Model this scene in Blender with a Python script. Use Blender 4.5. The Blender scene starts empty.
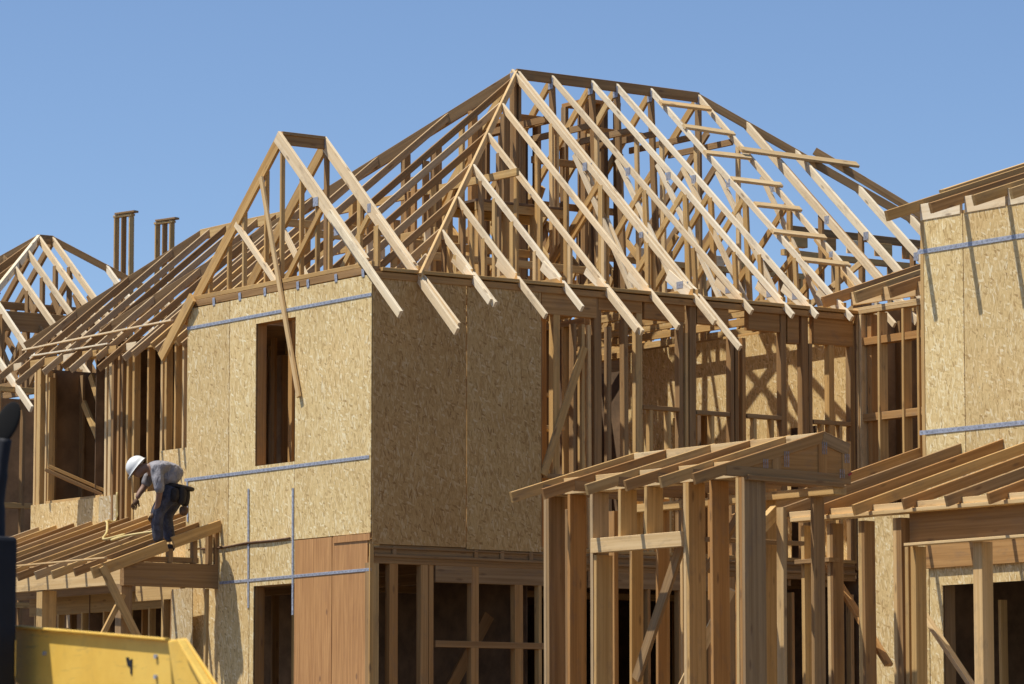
import bpy, bmesh, math, random
from mathutils import Vector, Matrix
random.seed(7)
R = random.random
def jit(a): return (R() * 2 - 1) * a

scene = bpy.context.scene
col = scene.collection

# ------------------------------------------------------------------ materials
def new_mat(name):
    m = bpy.data.materials.new(name); m.use_nodes = True
    nt = m.node_tree; nt.nodes.clear()
    out = nt.nodes.new('ShaderNodeOutputMaterial'); b = nt.nodes.new('ShaderNodeBsdfPrincipled')
    nt.links.new(b.outputs[0], out.inputs[0])
    return m, nt, b
def node(nt, t, **kw):
    n = nt.nodes.new(t)
    for k, v in kw.items(): setattr(n, k, v)
    return n
def mathn(nt, op, a, b=None):
    n = node(nt, 'ShaderNodeMath', operation=op)
    for i, x in enumerate((a, b)):
        if x is None: continue
        if isinstance(x, (int, float)): n.inputs[i].default_value = x
        else: nt.links.new(x, n.inputs[i])
    return n.outputs[0]
def mixc(nt, fac, a, b, blend='MIX'):
    n = node(nt, 'ShaderNodeMix', data_type='RGBA', blend_type=blend)
    for s, x in ((0, fac), (6, a), (7, b)):
        if isinstance(x, (int, float)): n.inputs[s].default_value = x
        elif isinstance(x, tuple): n.inputs[s].default_value = (*x, 1)
        else: nt.links.new(x, n.inputs[s])
    return n.outputs[2]
def ramp(nt, fac, stops):
    n = node(nt, 'ShaderNodeValToRGB')
    el = n.color_ramp.elements
    while len(el) < len(stops): el.new(0.5)
    for e, (p, c) in zip(el, stops): e.position = p; e.color = (*c, 1) if len(c) == 3 else c
    nt.links.new(fac, n.inputs[0]); return n.outputs[0]
def local_coords(nt):
    tc = node(nt, 'ShaderNodeTexCoord'); oi = node(nt, 'ShaderNodeObjectInfo')
    off = node(nt, 'ShaderNodeVectorMath', operation='SCALE'); off.inputs[0].default_value = (37.1, 11.3, 23.7)
    nt.links.new(oi.outputs['Random'], off.inputs['Scale'])
    add = node(nt, 'ShaderNodeVectorMath', operation='ADD')
    nt.links.new(tc.outputs['Object'], add.inputs[0]); nt.links.new(off.outputs[0], add.inputs[1])
    return add.outputs[0], oi.outputs['Random']
def mapping(nt, vec, scale, rot=(0, 0, 0)):
    n = node(nt, 'ShaderNodeMapping'); n.inputs['Scale'].default_value = scale; n.inputs['Rotation'].default_value = rot
    nt.links.new(vec, n.inputs['Vector']); return n.outputs[0]
def noise(nt, vec, scale, detail=3, rough=.55):
    n = node(nt, 'ShaderNodeTexNoise'); n.inputs['Scale'].default_value = scale
    n.inputs['Detail'].default_value = detail; n.inputs['Roughness'].default_value = rough
    nt.links.new(vec, n.inputs['Vector']); return n.outputs[0]
def rnd_var(nt, rnd, k):   # other random numbers out of one
    return mathn(nt, 'FRACT', mathn(nt, 'MULTIPLY', rnd, k))
def bump(nt, b, h, strength, dist):
    n = node(nt, 'ShaderNodeBump'); n.inputs['Strength'].default_value = strength; n.inputs['Distance'].default_value = dist
    nt.links.new(h, n.inputs['Height']); nt.links.new(n.outputs[0], b.inputs['Normal'])

def lumber_mat(name, light, dark, stain):
    m, nt, b = new_mat(name)
    v, rnd = local_coords(nt)
    g1 = noise(nt, mapping(nt, v, (.7, 34, 34)), 1.0, 4, .6)
    g2 = noise(nt, mapping(nt, v, (.5, 5, 5)), 1.0, 2)
    c = ramp(nt, g1, [(.3, dark), (.62, light)])
    hue = ramp(nt, rnd, [(0, (1.0, .96, .88)), (.3, (1.0, 1.0, 1.0)), (.55, (.93, .86, .76)), (.8, (1.0, .90, .76)), (1, (.80, .76, .70))])
    c = mixc(nt, 1.0, c, hue, 'MULTIPLY')
    c = mixc(nt, mathn(nt, 'MULTIPLY', ramp(nt, g2, [(.5, (0, 0, 0)), (.75, (1, 1, 1))]), .45), c, stain)
    # knots
    kv = node(nt, 'ShaderNodeTexVoronoi'); kv.inputs['Scale'].default_value = 1
    nt.links.new(mapping(nt, v, (2.6, 9, 9)), kv.inputs['Vector'])
    kn = ramp(nt, kv.outputs['Distance'], [(.07, (1, 1, 1)), (.17, (0, 0, 0))])
    c = mixc(nt, mathn(nt, 'MULTIPLY', kn, .6), c, (.16, .085, .04))
    # dirt, scuffs
    d = noise(nt, mapping(nt, v, (3, 8, 8)), 1.3, 5, .7)
    c = mixc(nt, mathn(nt, 'MULTIPLY', ramp(nt, d, [(.53, (0, 0, 0)), (.70, (1, 1, 1))]), .36), c, (.20, .15, .11))
    nt.links.new(c, b.inputs['Base Color']); b.inputs['Roughness'].default_value = .78
    b.inputs['Specular IOR Level'].default_value = .25
    bump(nt, b, g1, .25, .002)
    return m
FIR = lumber_mat('fir_lumber', (.69, .475, .21), (.50, .31, .12), (.44, .24, .075))
PALE = lumber_mat('pale_lumber', (.95, .83, .62), (.82, .68, .46), (.66, .49, .29))
TAN = lumber_mat('tan_lumber', (.80, .60, .335), (.64, .44, .205), (.54, .335, .14))
GREYFIR = lumber_mat('greyed_fir_lumber', (.60, .45, .27), (.44, .31, .17), (.36, .23, .11))
WARM = lumber_mat('orange_fir_lumber', (.54, .315, .125), (.38, .20, .07), (.33, .155, .05))
AGED_SHADE = lumber_mat('aged_shade_lumber', (.42, .27, .13), (.27, .16, .07), (.22, .12, .045))  # older dark fir; shade on unlit framing is also put into this colour

def osb_mat(name, tint):
    m, nt, b = new_mat(name)
    v, rnd = local_coords(nt)
    flat = mapping(nt, v, (1, 0, 1))
    layers = []
    for k, (rot, sx, sz) in enumerate(((.04, 78, 12), (-.26, 70, 12), (.30, 74, 12.5), (1.2, 58, 22))):
        vo = node(nt, 'ShaderNodeTexVoronoi'); vo.inputs['Scale'].default_value = 1
        w = noise(nt, flat, 7 + k, 1)
        sh = node(nt, 'ShaderNodeVectorMath', operation='ADD')
        sc = node(nt, 'ShaderNodeVectorMath', operation='SCALE'); sc.inputs[0].default_value = (.014, 0, .008)
        nt.links.new(w, sc.inputs['Scale']); nt.links.new(flat, sh.inputs[0]); nt.links.new(sc.outputs[0], sh.inputs[1])
        # rotate the sheet, then stretch it into strands
        r = mapping(nt, sh.outputs[0], (1, 1, 1), (0, rot, 0))
        nt.links.new(mapping(nt, r, (sx, 1, sz)), vo.inputs['Vector'])
        sep = node(nt, 'ShaderNodeSeparateColor'); nt.links.new(vo.outputs['Color'], sep.inputs[0])
        layers.append((sep.outputs[0], sep.outputs[1]))
    val = layers[0][0]
    for k in (1, 2, 3):
        msk = mathn(nt, 'GREATER_THAN', layers[k][1], .5 + .1 * k)
        mx = node(nt, 'ShaderNodeMix'); nt.links.new(msk, mx.inputs[0]); nt.links.new(val, mx.inputs[2]); nt.links.new(layers[k][0], mx.inputs[3])
        val = mx.outputs[0]
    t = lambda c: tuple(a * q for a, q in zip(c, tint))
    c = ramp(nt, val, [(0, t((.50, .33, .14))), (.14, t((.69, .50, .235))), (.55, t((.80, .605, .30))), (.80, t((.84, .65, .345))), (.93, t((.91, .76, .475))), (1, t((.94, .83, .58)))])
    fine = noise(nt, mapping(nt, flat, (105, 1, 13)), 1, 3, .7)
    c = mixc(nt, .5, c, ramp(nt, fine, [(.3, (.55, .49, .42)), (.48, (1, 1, 1)), (.7, (1.06, 1.06, 1.05))]), 'MULTIPLY')
    big = noise(nt, flat, .9, 4, .6)
    c = mixc(nt, .6, c, ramp(nt, big, [(.25, (.80, .72, .62)), (.5, (1, .98, .96)), (.75, (1.04, .96, .90))]), 'MULTIPLY')
    hue = ramp(nt, rnd, [(0, (1, .98, .93)), (.35, (.88, .83, .76)), (.6, (1.02, 1.0, .95)), (.8, (.97, .89, .78)), (1, (.93, .88, .82))])
    c = mixc(nt, 1, c, hue, 'MULTIPLY')
    # rows of dark nail heads every 0.4 m
    sx = node(nt, 'ShaderNodeSeparateXYZ'); tc = node(nt, 'ShaderNodeTexCoord'); nt.links.new(tc.outputs['Object'], sx.inputs[0])
    fx = mathn(nt, 'ABSOLUTE', mathn(nt, 'SUBTRACT', mathn(nt, 'FRACT', mathn(nt, 'DIVIDE', sx.outputs[0], .4064)), .5))
    fz = mathn(nt, 'ABSOLUTE', mathn(nt, 'SUBTRACT', mathn(nt, 'FRACT', mathn(nt, 'DIVIDE', sx.outputs[2], .152)), .5))
    nail = mathn(nt, 'MULTIPLY', mathn(nt, 'LESS_THAN', fx, .013), mathn(nt, 'LESS_THAN', fz, .035))
    c = mixc(nt, mathn(nt, 'MULTIPLY', nail, .55), c, (.14, .10, .07))
    nt.links.new(c, b.inputs['Base Color']); b.inputs['Roughness'].default_value = .7
    b.inputs['Specular IOR Level'].default_value = .3
    bump(nt, b, val, .35, .003)
    return m
OSB = osb_mat('oriented_strand_board', (1.03, 1.06, 1.06))
OSB_SHADE = osb_mat('oriented_strand_board_shade_toned', (.74, .65, .545))  # same board tinted darker: the shade on it is put into the colour
OSB_GREY = osb_mat('oriented_strand_board_grey', (.86, .95, 1.15))

def plywood_mat():
    m, nt, b = new_mat('reddish_plywood')
    v, rnd = local_coords(nt)
    w = noise(nt, mapping(nt, v, (5, 1, .55)), 1.0, 3, .6)
    g = noise(nt, mapping(nt, v, (45, 1, 1.6)), 1.0, 4, .65)
    wv = mathn(nt, 'FRACT', mathn(nt, 'MULTIPLY', w, 9))
    c = ramp(nt, g, [(.3, (.40, .185, .06)), (.7, (.66, .35, .13))])
    c = mixc(nt, mathn(nt, 'MULTIPLY', ramp(nt, wv, [(0, (1, 1, 1)), (.25, (0, 0, 0)), (1, (0, 0, 0))]), .22), c, (.38, .18, .08))
    kv = node(nt, 'ShaderNodeTexVoronoi'); kv.inputs['Scale'].default_value = 1
    nt.links.new(mapping(nt, v, (5, 1, 2.6)), kv.inputs['Vector'])
    c = mixc(nt, mathn(nt, 'MULTIPLY', ramp(nt, kv.outputs['Distance'], [(.06, (1, 1, 1)), (.12, (0, 0, 0))]), .65), c, (.17, .08, .04))
    c = mixc(nt, .35, c, ramp(nt, noise(nt, v, 1.2, 3), [(.3, (.8, .76, .7)), (.7, (1, 1, 1))]), 'MULTIPLY')
    nt.links.new(c, b.inputs['Base Color']); b.inputs['Roughness'].default_value = .7
    return m
PLY = plywood_mat()

def simple(name, c, rough=.6, metal=0., var=.18, scale=6, c2=None):
    m, nt, b = new_mat(name)
    v, rnd = local_coords(nt)
    n = noise(nt, v, scale, 5, .65)
    dk = c2 or tuple(x * (1 - 2 * var) for x in c)
    nt.links.new(ramp(nt, n, [(.35, dk), (.65, c)]), b.inputs['Base Color'])
    b.inputs['Roughness'].default_value = rough; b.inputs['Metallic'].default_value = metal
    return m
STEEL = simple('galvanised_steel', (.50, .53, .61), .5, .2, .22, 40)
nt = STEEL.node_tree; b = next(n for n in nt.nodes if n.type == 'BSDF_PRINCIPLED')
tc = node(nt, 'ShaderNodeTexCoord'); sx = node(nt, 'ShaderNodeSeparateXYZ'); nt.links.new(tc.outputs['Object'], sx.inputs[0])
hx = mathn(nt, 'LESS_THAN', mathn(nt, 'ABSOLUTE', mathn(nt, 'SUBTRACT', mathn(nt, 'FRACT', mathn(nt, 'DIVIDE', sx.outputs[0], .075)), .5)), .16)
hy = mathn(nt, 'LESS_THAN', mathn(nt, 'ABSOLUTE', sx.outputs[1]), .007)
old = b.inputs['Base Color'].links[0].from_socket
nt.links.new(mixc(nt, mathn(nt, 'MULTIPLY', mathn(nt, 'MULTIPLY', hx, hy), .38), old, (.10, .09, .09)), b.inputs['Base Color'])
BLACK = simple('black_plastic', (.018, .019, .024), .5, 0, .2, 9)
NAVY = simple('dark_blue_black_paint', (.007, .009, .016), .75, 0, .25, 5)
SHADOWY = simple('shade_toned_board', (.24, .145, .075), .85, 0, .25, 3)  # board brown darkened to carry the shade of the interiors
CONCRETE = simple('concrete_slab', (.38, .36, .33), .9, 0, .12, 4)
SHIRT = simple('grey_work_shirt', (.34, .325, .34), .9, 0, .2, 11)
DENIM = simple('dark_blue_denim', (.09, .093, .125), .9, 0, .3, 14)
SKIN = simple('tanned_skin', (.30, .17, .11), .6, 0, .1, 15)
HELMET = simple('white_helmet_shell', (.80, .80, .76), .35, 0, .05, 8)
GREEN = simple('green_sticker', (.25, .55, .25), .5, 0, .05)
LEATHER = simple('brown_leather', (.19, .10, .045), .75, 0, .25, 18)
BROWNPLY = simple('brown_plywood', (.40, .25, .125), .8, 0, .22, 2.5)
DARKLEATHER = simple('dark_tool_leather', (.035, .026, .022), .8, 0, .3, 18)
BOOT = simple('work_boot_leather', (.05, .04, .035), .8, 0, .2)
HOSE = simple('yellow_air_hose', (.72, .56, .22), .55, 0, .1)
REDPAINT = simple('red_marking_paint', (.45, .05, .05), .7)
GLASS = simple('mirror_back_plastic', (.003, .003, .003), .95, 0, .1)
RUBBER = simple('tyre_rubber', (.025, .025, .025), .9, 0, .2)

for m_, sc_ in ((SHIRT, 13), (DENIM, 11)):
    nt = m_.node_tree; b = next(n for n in nt.nodes if n.type == 'BSDF_PRINCIPLED')
    v, rnd = local_coords(nt)
    bump(nt, b, noise(nt, mapping(nt, v, (1, 1, .45)), sc_, 3, .5), 1.0, .06)
def yellow_mat():
    m, nt, b = new_mat('worn_yellow_paint')
    v, rnd = local_coords(nt)
    n = noise(nt, v, 2.2, 6, .7); n2 = noise(nt, mapping(nt, v, (3, 3, 9)), 4, 5, .75)
    c = ramp(nt, n, [(.3, (.84, .50, .07)), (.6, (.95, .62, .12))])
    c = mixc(nt, mathn(nt, 'MULTIPLY', ramp(nt, n2, [(.58, (0, 0, 0)), (.76, (1, 1, 1))]), .4), c, (.36, .25, .09))
    n3 = noise(nt, mapping(nt, v, (1, 1, 1)), 3.1, 7, .8); n4 = noise(nt, mapping(nt, v, (30, 4, 60)), 1, 3, .7)
    c = mixc(nt, mathn(nt, 'MULTIPLY', ramp(nt, n3, [(.52, (0, 0, 0)), (.7, (1, 1, 1))]), .35), c, (.45, .31, .12))
    c = mixc(nt, mathn(nt, 'MULTIPLY', ramp(nt, n4, [(.62, (0, 0, 0)), (.70, (1, 1, 1))]), .45), c, (.12, .09, .06))
    nt.links.new(c, b.inputs['Base Color']); b.inputs['Roughness'].default_value = .55
    return m
YELLOW = yellow_mat()
def ground_mat():
    m, nt, b = new_mat('graded_dirt')
    tc = node(nt, 'ShaderNodeTexCoord'); v = tc.outputs['Object']
    c = ramp(nt, noise(nt, v, .25, 8, .7), [(.3, (.07, .045, .024)), (.7, (.13, .088, .05))])
    c = mixc(nt, .5, c, ramp(nt, noise(nt, v, 7, 6, .7), [(.35, (.6, .58, .55)), (.65, (1, 1, 1))]), 'MULTIPLY')
    nt.links.new(c, b.inputs['Base Color']); b.inputs['Roughness'].default_value = .95
    return m

# ------------------------------------------------------------------ object helpers
W = {}          # world matrices of parents
def place(o, M, parent=None):
    col.objects.link(o)
    W[o.name] = M
    if parent is not None:
        o.parent = parent
        o.matrix_parent_inverse = W[parent.name].inverted()
    o.matrix_basis = M
    return o
def thing(name, label, cat, loc=(0, 0, 0), group=None):
    o = bpy.data.objects.new(name, None); o.empty_display_size = .3
    place(o, Matrix.Translation(Vector(loc)))
    o['label'] = label; o['category'] = cat
    if group: o['group'] = group
    return o
def tag(o, label, cat, group=None):
    o['label'] = label; o['category'] = cat
    if group: o['group'] = group
    return o

_boxes = {}
def board_mesh(L, w, d, mat, variant=0):
    """a sawn board along local X from 0 to L, w thick (Y), d deep (Z from -d to 0), a little bowed"""
    key = (round(L, 3), round(w, 3), round(d, 3), mat.name, variant)
    if key in _boxes: return _boxes[key]
    rs = random.Random(hash(key[:3]) + variant * 77)
    me = bpy.data.meshes.new('board'); bm = bmesh.new()
    n = 1 if d < .01 else max(1, min(5, int(L / .8)))
    amp = min(.007, .0022 * L)
    a, b_, ph = rs.uniform(-amp, amp), rs.uniform(-amp, amp), (0 if d < .01 else rs.uniform(-.2, .2))
    rings = []
    e = min(.003, d / 4)
    prof = [(-w/2+e, -d), (w/2-e, -d), (w/2, -d+e), (w/2, -e), (w/2-e, 0), (-w/2+e, 0), (-w/2, -e), (-w/2, -d+e)]
    for i in range(n + 1):
        t = i / n; s = math.sin(math.pi * t) if n > 1 else 0
        tw = ph * (t - .5) * .12
        ring = []
        for y, z in prof:
            y2, z2 = y - tw * (z + d / 2), z + tw * y
            ring.append(bm.verts.new((L * t, y2 + a * s, z2 + b_ * s)))
        rings.append(ring)
    for r0, r1 in zip(rings, rings[1:]):
        for k in range(8): bm.faces.new((r0[k], r0[(k+1) % 8], r1[(k+1) % 8], r1[k]))
    bm.faces.new(rings[0][::-1]); bm.faces.new(rings[-1])
    bmesh.ops.recalc_face_normals(bm, faces=bm.faces)
    bm.to_mesh(me); bm.free(); me.materials.append(mat)
    _boxes[key] = me
    return me
UP = Vector((0, 0, 1))
def lum(name, parent, p0, p1, w=.038, d=.089, up=UP, mat=None, top=True, warp=True):
    """board from p0 to p1; the line p0-p1 is the middle of its edge that faces 'up' (top=True) or its axis (top=False)"""
    p0, p1 = Vector(p0), Vector(p1)
    x = p1 - p0; L = x.length; x.normalize()
    up = Vector(up); z = up - x * up.dot(x)
    if z.length < 1e-4: z = Vector((1, 0, 0)) - x * x.x
    z.normalize(); y = z.cross(x)
    M = Matrix((x, y, z)).transposed().to_4x4()
    o0 = p0 if top else p0 + z * d / 2
    M.translation = o0
    m = mat or FIR
    o = bpy.data.objects.new(name, board_mesh(L, w, d, m, random.randrange(3)))
    return place(o, M, parent)
def stud(parent, u, v, z0, z1, along='u', d=.089, w=.038, mat=None, name='stud', lean=.004):
    """vertical board whose wide face lies along u (in a wall that runs along v) or along v"""
    up = (1, 0, 0) if along == 'u' else (0, 1, 0)
    return lum(name, parent, (u + jit(lean), v + jit(lean), z0), (u + jit(lean), v + jit(lean), z1), w, d, up, mat, top=False)
def obj(name, bm, mat, parent=None, M=None, smooth=False):
    me = bpy.data.meshes.new(name); bmesh.ops.recalc_face_normals(bm, faces=bm.faces); bm.to_mesh(me); bm.free()
    for m in (mat if isinstance(mat, (list, tuple)) else [mat]): me.materials.append(m)
    if smooth:
        for p in me.polygons: p.use_smooth = True
    o = bpy.data.objects.new(name, me)
    return place(o, M or Matrix.Identity(4), parent)
def panel(name, parent, origin, xdir, width, height, mat, t=.011, holes=(), ragged=None):
    """upright sheet; origin = lower corner, local X along it, Z up, thickness towards -Y (local). holes: (x0,x1,z0,z1)"""
    x = Vector(xdir).normalized(); y = UP.cross(x)
    M = Matrix((x, y, UP)).transposed().to_4x4(); M.translation = Vector(origin)
    bm = bmesh.new()
    xs = sorted({0, width, *[h[0] for h in holes], *[h[1] for h in holes]})
    zs = sorted({0, height, *[h[2] for h in holes], *[h[3] for h in holes]})
    V = {}
    def vert(i, j, s):
        k = (i, j, s)
        if k not in V: V[k] = bm.verts.new((xs[i], -t * s, zs[j]))
        return V[k]
    solid = {}
    for i in range(len(xs) - 1):
        for j in range(len(zs) - 1):
            cx, cz = (xs[i] + xs[i+1]) / 2, (zs[j] + zs[j+1]) / 2
            solid[i, j] = not any(h[0] < cx < h[1] and h[2] < cz < h[3] for h in holes)
    for (i, j), s in solid.items():
        if not s: continue
        for q in (0, 1): bm.faces.new([vert(i, j, q), vert(i+1, j, q), vert(i+1, j+1, q), vert(i, j+1, q)])
        for di, dj, a, b in ((-1, 0, (i, j), (i, j+1)), (1, 0, (i+1, j), (i+1, j+1)), (0, -1, (i, j), (i+1, j)), (0, 1, (i, j+1), (i+1, j+1))):
            if not solid.get((i+di, j+dj), False):
                bm.faces.new([vert(*a, 0), vert(*b, 0), vert(*b, 1), vert(*a, 1)])
    return obj(name, bm, mat, parent, M)
def box(name, parent, lo, hi, mat, bevel=0):
    bm = bmesh.new(); bmesh.ops.create_cube(bm, size=1)
    c = [(a + b) / 2 for a, b in zip(lo, hi)]; s = [b - a for a, b in zip(lo, hi)]
    bmesh.ops.scale(bm, vec=s, verts=bm.verts)
    if bevel: bmesh.ops.bevel(bm, geom=bm.edges[:], offset=bevel, segments=2, affect='EDGES', profile=.5)
    return obj(name, bm, mat, parent, Matrix.Translation(Vector(c)))
def prism(name, parent, pts, off, mat, bevel=.006):
    """polygon pts (3D, planar) pushed along off"""
    bm = bmesh.new(); off = Vector(off)
    a = [bm.verts.new(Vector(q)) for q in pts]; b = [bm.verts.new(Vector(q) + off) for q in pts]
    bm.faces.new(a); bm.faces.new(b[::-1]); n = len(pts)
    for k in range(n): bm.faces.new((a[k], a[(k+1) % n], b[(k+1) % n], b[k]))
    bmesh.ops.recalc_face_normals(bm, faces=bm.faces)
    if bevel: bmesh.ops.bevel(bm, geom=bm.edges[:], offset=bevel, segments=2, affect='EDGES', profile=.5)
    return obj(name, bm, mat, parent)
def tube(name, parent, pts, r, mat, sides=8):
    cu = [Vector(p) for p in pts]
    # smooth with Catmull-Rom
    P = []
    for i in range(len(cu) - 1):
        a, b, c, d = cu[max(i-1, 0)], cu[i], cu[i+1], cu[min(i+2, len(cu)-1)]
        for k in range(5):
            t = k / 5
            P.append(.5 * ((2*b) + (c-a)*t + (2*a-5*b+4*c-d)*t*t + (3*b-a-3*c+d)*t**3))
    P.append(cu[-1])
    bm = bmesh.new(); rings = []
    for i, p in enumerate(P):
        t = (P[min(i+1, len(P)-1)] - P[max(i-1, 0)]).normalized()
        a = t.cross(UP if abs(t.z) < .9 else Vector((1, 0, 0))).normalized(); b = t.cross(a)
        rr = r[i] if isinstance(r, list) else r
        rings.append([bm.verts.new(p + (a * math.cos(q * 2*math.pi/sides) + b * math.sin(q * 2*math.pi/sides)) * rr) for q in range(sides)])
    for r0, r1 in zip(rings, rings[1:]):
        for k in range(sides): bm.faces.new((r0[k], r0[(k+1) % sides], r1[(k+1) % sides], r1[k]))
    bm.faces.new(rings[0]); bm.faces.new(rings[-1][::-1])
    return obj(name, bm, mat, parent, None, True)

# axes: u = +X (runs right and away along the shaded fronts), v = +Y (runs left and away along the sunlit sides), metres
PV, PU = .88, .822           # slopes of the main roof: front, side
ZP = 7.1                     # top of rafters above the wall plate
RV, RZ = 3.55, 10.225         # ridge line
def zf(v): return ZP + PV * v
def zl(u): return ZP + PU * (u - .65)

# ------------------------------------------------------------------ ground
bm = bmesh.new()
bmesh.ops.create_grid(bm, x_segments=60, y_segments=60, size=2500)
for v_ in bm.verts:
    if max(abs(v_.co.x), abs(v_.co.y)) > 60: continue
g = obj('ground', bm, ground_mat()); g['kind'] = 'structure'

# ================================================================== CENTRAL HOUSE
A = thing('framed_house', 'large two-storey house frame in the centre with steep hipped truss roof and gable wing', 'house', (3.4, 3.5, 0))
box('foundation', A, (.02, .02, 0), (6.8, 9.0, .3), CONCRETE)

# ---- sunlit wall of the gable wing (u = 0 plane), runs along v.  panel X axis = -v so its face is towards -u
def lwall(name, v0, v1, z0, z1, mat, holes=(), u=0.0, parent=A):
    # v0 < v1; holes in (va, vb, za, zb)
    hs = [(v1 - h[1], v1 - h[0], h[2] - z0, h[3] - z0) for h in holes]
    return panel(name, parent, (u, v1, z0), (0, -1, 0), v1 - v0, z1 - z0, mat, holes=hs)
def rwall(name, u0, u1, z0, z1, mat, holes=(), v=0.0, parent=A):
    hs = [(h[0] - u0, h[1] - u0, h[2] - z0, h[3] - z0) for h in holes]
    return panel(name, parent, (u0, v, z0), (1, 0, 0), u1 - u0, z1 - z0, mat, holes=hs)
win = (1.545, 2.365, 5.045, 6.655)
G = .012
lwall('sheathing_panel', 2.94, 3.87, 4.185, 6.97, OSB)
lwall('sheathing_panel', 1.54, 2.94 - G, 4.18, 6.972, OSB, [(win[0]-.01, win[1], win[2], win[3])])
lwall('sheathing_panel', .0, 1.54 - G, 4.18, 6.97, OSB)
lwall('sheathing_panel', 2.47, 3.87, .3, 4.165, OSB)
lwall('sheathing_panel', 1.525, 2.47 - G, .3, 4.17, OSB, [(1.525-.01, 2.375, .25, 3.70)])
lwall('sheathing_panel', .765, 1.52, .3, 4.17, PLY)
lwall('sheathing_panel', .06, .765 - G, .3, 4.165, PLY)
lwall('sheathing_panel', .0, .72, 4.10, 4.172, PLY, u=-.012)     # small filler strip by the corner
# framing behind it
for v in (.03, .44, .85, 1.26, 1.52, 2.39, 2.45, 2.86, 3.27, 3.68, 3.84):
    stud(A, .058, v, 4.1, 6.86)
    if v < 1.5 or v > 2.4: stud(A, .058, v, .35, 3.95)
for z in (6.905, 6.945): lum('top_plate', A, (.058, .0, z + .038 - .005), (.058, 3.87, z + .038 - .005), .089, .038)
lum('top_plate', A, (.044, -.0, 7.062), (.044, 3.885, 7.062), .095, .075, mat=AGED_SHADE)
lum('bottom_plate', A, (.058, 0, 4.06), (.058, 3.87, 4.06), .089, .038)
lum('header', A, (.06, 1.5, 6.80), (.06, 2.4, 6.80), .089, .14)
# window and door jambs
for (va, vb, za, zb) in (win, (1.56, 2.37, .34, 3.69)):
    for v in (va - .019, vb + .019): stud(A, .075, v, za, zb, d=.12, w=.036, mat=WARM, name='jamb')
    lum('jamb', A, (.075, va, zb + .037), (.075, vb, zb + .037), .12, .036, mat=WARM)
    if za > 1: lum('window_sill', A, (.075, va, za), (.075, vb, za), .12, .036, mat=WARM)
# steel straps and clips
def strap(p0, p1, n, w=.032):  # n = outward normal
    return lum('steel_strap', A, Vector(p0) + Vector(n) * .017, Vector(p1) + Vector(n) * .017, w, .004, n, STEEL)
strap((-.001, -.0, 6.75), (-.001, 3.88, 6.745), (-1, 0, 0), .036)
strap((-.001, .03, 4.995), (-.001, 3.9, 4.985), (-1, 0, 0), .036)
strap((-.001, -.02, 3.785), (-.001, 3.1, 3.765), (-1, 0, 0), .032)
strap((-.003, 2.475, 3.46), (-.003, 2.49, 4.80), (-1, 0, 0), .035)
strap((-.003, 1.545, 3.35), (-.003, 1.555, 4.75), (-1, 0, 0), .035)
strap((-.003, 3.82, 4.5), (-.003, 3.84, 4.99), (-1, 0, 0), .03)
for v in (3.77, 3.28, 2.71, 2.17, 1.48, 1.27, .70, .16):
    lum('framing_clip', A, (-.018, v, 6.955), (-.018, v + .01, 7.045), .05, .008, (-1, 0, 0), STEEL)
# red chalk / storey line board
lum('floor_seam_strip', A, (-.002, 1.55, 4.178), (-.002, 3.6, 4.172), .018, .014, (-1, 0, 0), WARM)

# ---- shaded wall (v = 0 plane), runs along u
rwall('sheathing_panel', .005, 1.222, 4.06, 6.99, OSB_SHADE)
rwall('sheathing_panel', 1.237, 2.235, 4.045, 6.985, OSB_SHADE)
lum('top_plate', A, (.1, .03, 7.05), (6.83, .03, 7.05), .16, .038, mat=FIR)
lum('top_plate', A, (.0, .05, 7.01), (6.83, .05, 7.01), .089, .038, mat=FIR)
# nailer lip under the plate
lum('ledger_strip', A, (.02, -.018, 6.998), (6.8, -.018, 6.998), .02, .07, mat=WARM)
for (a, b, zb) in ((2.26, 3.02, 6.70), (3.05, 3.66, 6.80), (3.70, 4.28, 6.74), (4.46, 4.92, 6.74), (5.22, 5.68, 6.72), (5.80, 5.97, 6.6), (6.2, 6.8, 6.62)):
    lum('header', A, (a, .05, 6.97), (b, .05, 6.97), .085, 6.97 - zb, mat=WARM)
for u, wide, m in ((2.25, .05, AGED_SHADE), (2.47, .09, FIR), (2.72, .04, AGED_SHADE), (2.84, .04, FIR), (2.93, .045, TAN), (3.04, .10, AGED_SHADE),
                   (3.21, .04, AGED_SHADE), (3.44, .06, AGED_SHADE), (3.63, .08, FIR), (4.225, .06, AGED_SHADE), (4.31, .04, FIR), (4.40, .09, AGED_SHADE), (4.975, .05, AGED_SHADE),
                   (5.05, .05, AGED_SHADE), (5.15, .05, WARM), (5.74, .08, AGED_SHADE), (6.06, .10, AGED_SHADE), (6.15, .05, AGED_SHADE), (6.47, .08, FIR), (6.78, .05, AGED_SHADE)):
    zt = 6.95 if wide > .055 else 6.62
    stud(A, u, .055, 4.1, zt, along='v', w=wide, mat=m)
for (a, b, z) in ((3.68, 4.19, 5.76), (4.45, 4.93, 5.745), (5.19, 5.7, 5.745), (6.19, 6.75, 5.73), (2.28, 2.92, 4.92)):
    lum('window_sill', A, (a, .05, z), (b, .05, z), .09, .05, mat=AGED_SHADE)
    if z > 5:
        n = max(1, int((b - a) / .25))
        for k in range(n): stud(A, a + (k + .5) * (b - a) / n, .055, 4.1, z - .05, along='v', mat=FIR, name='cripple_stud')
lum('diagonal_brace', A, (2.27, -.022, 4.90), (2.84, -.022, 6.36), .089, .036, (0, -1, 0), FIR)
lum('bottom_plate', A, (0, .05, 4.10), (6.8, .05, 4.10), .089, .04)
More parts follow.
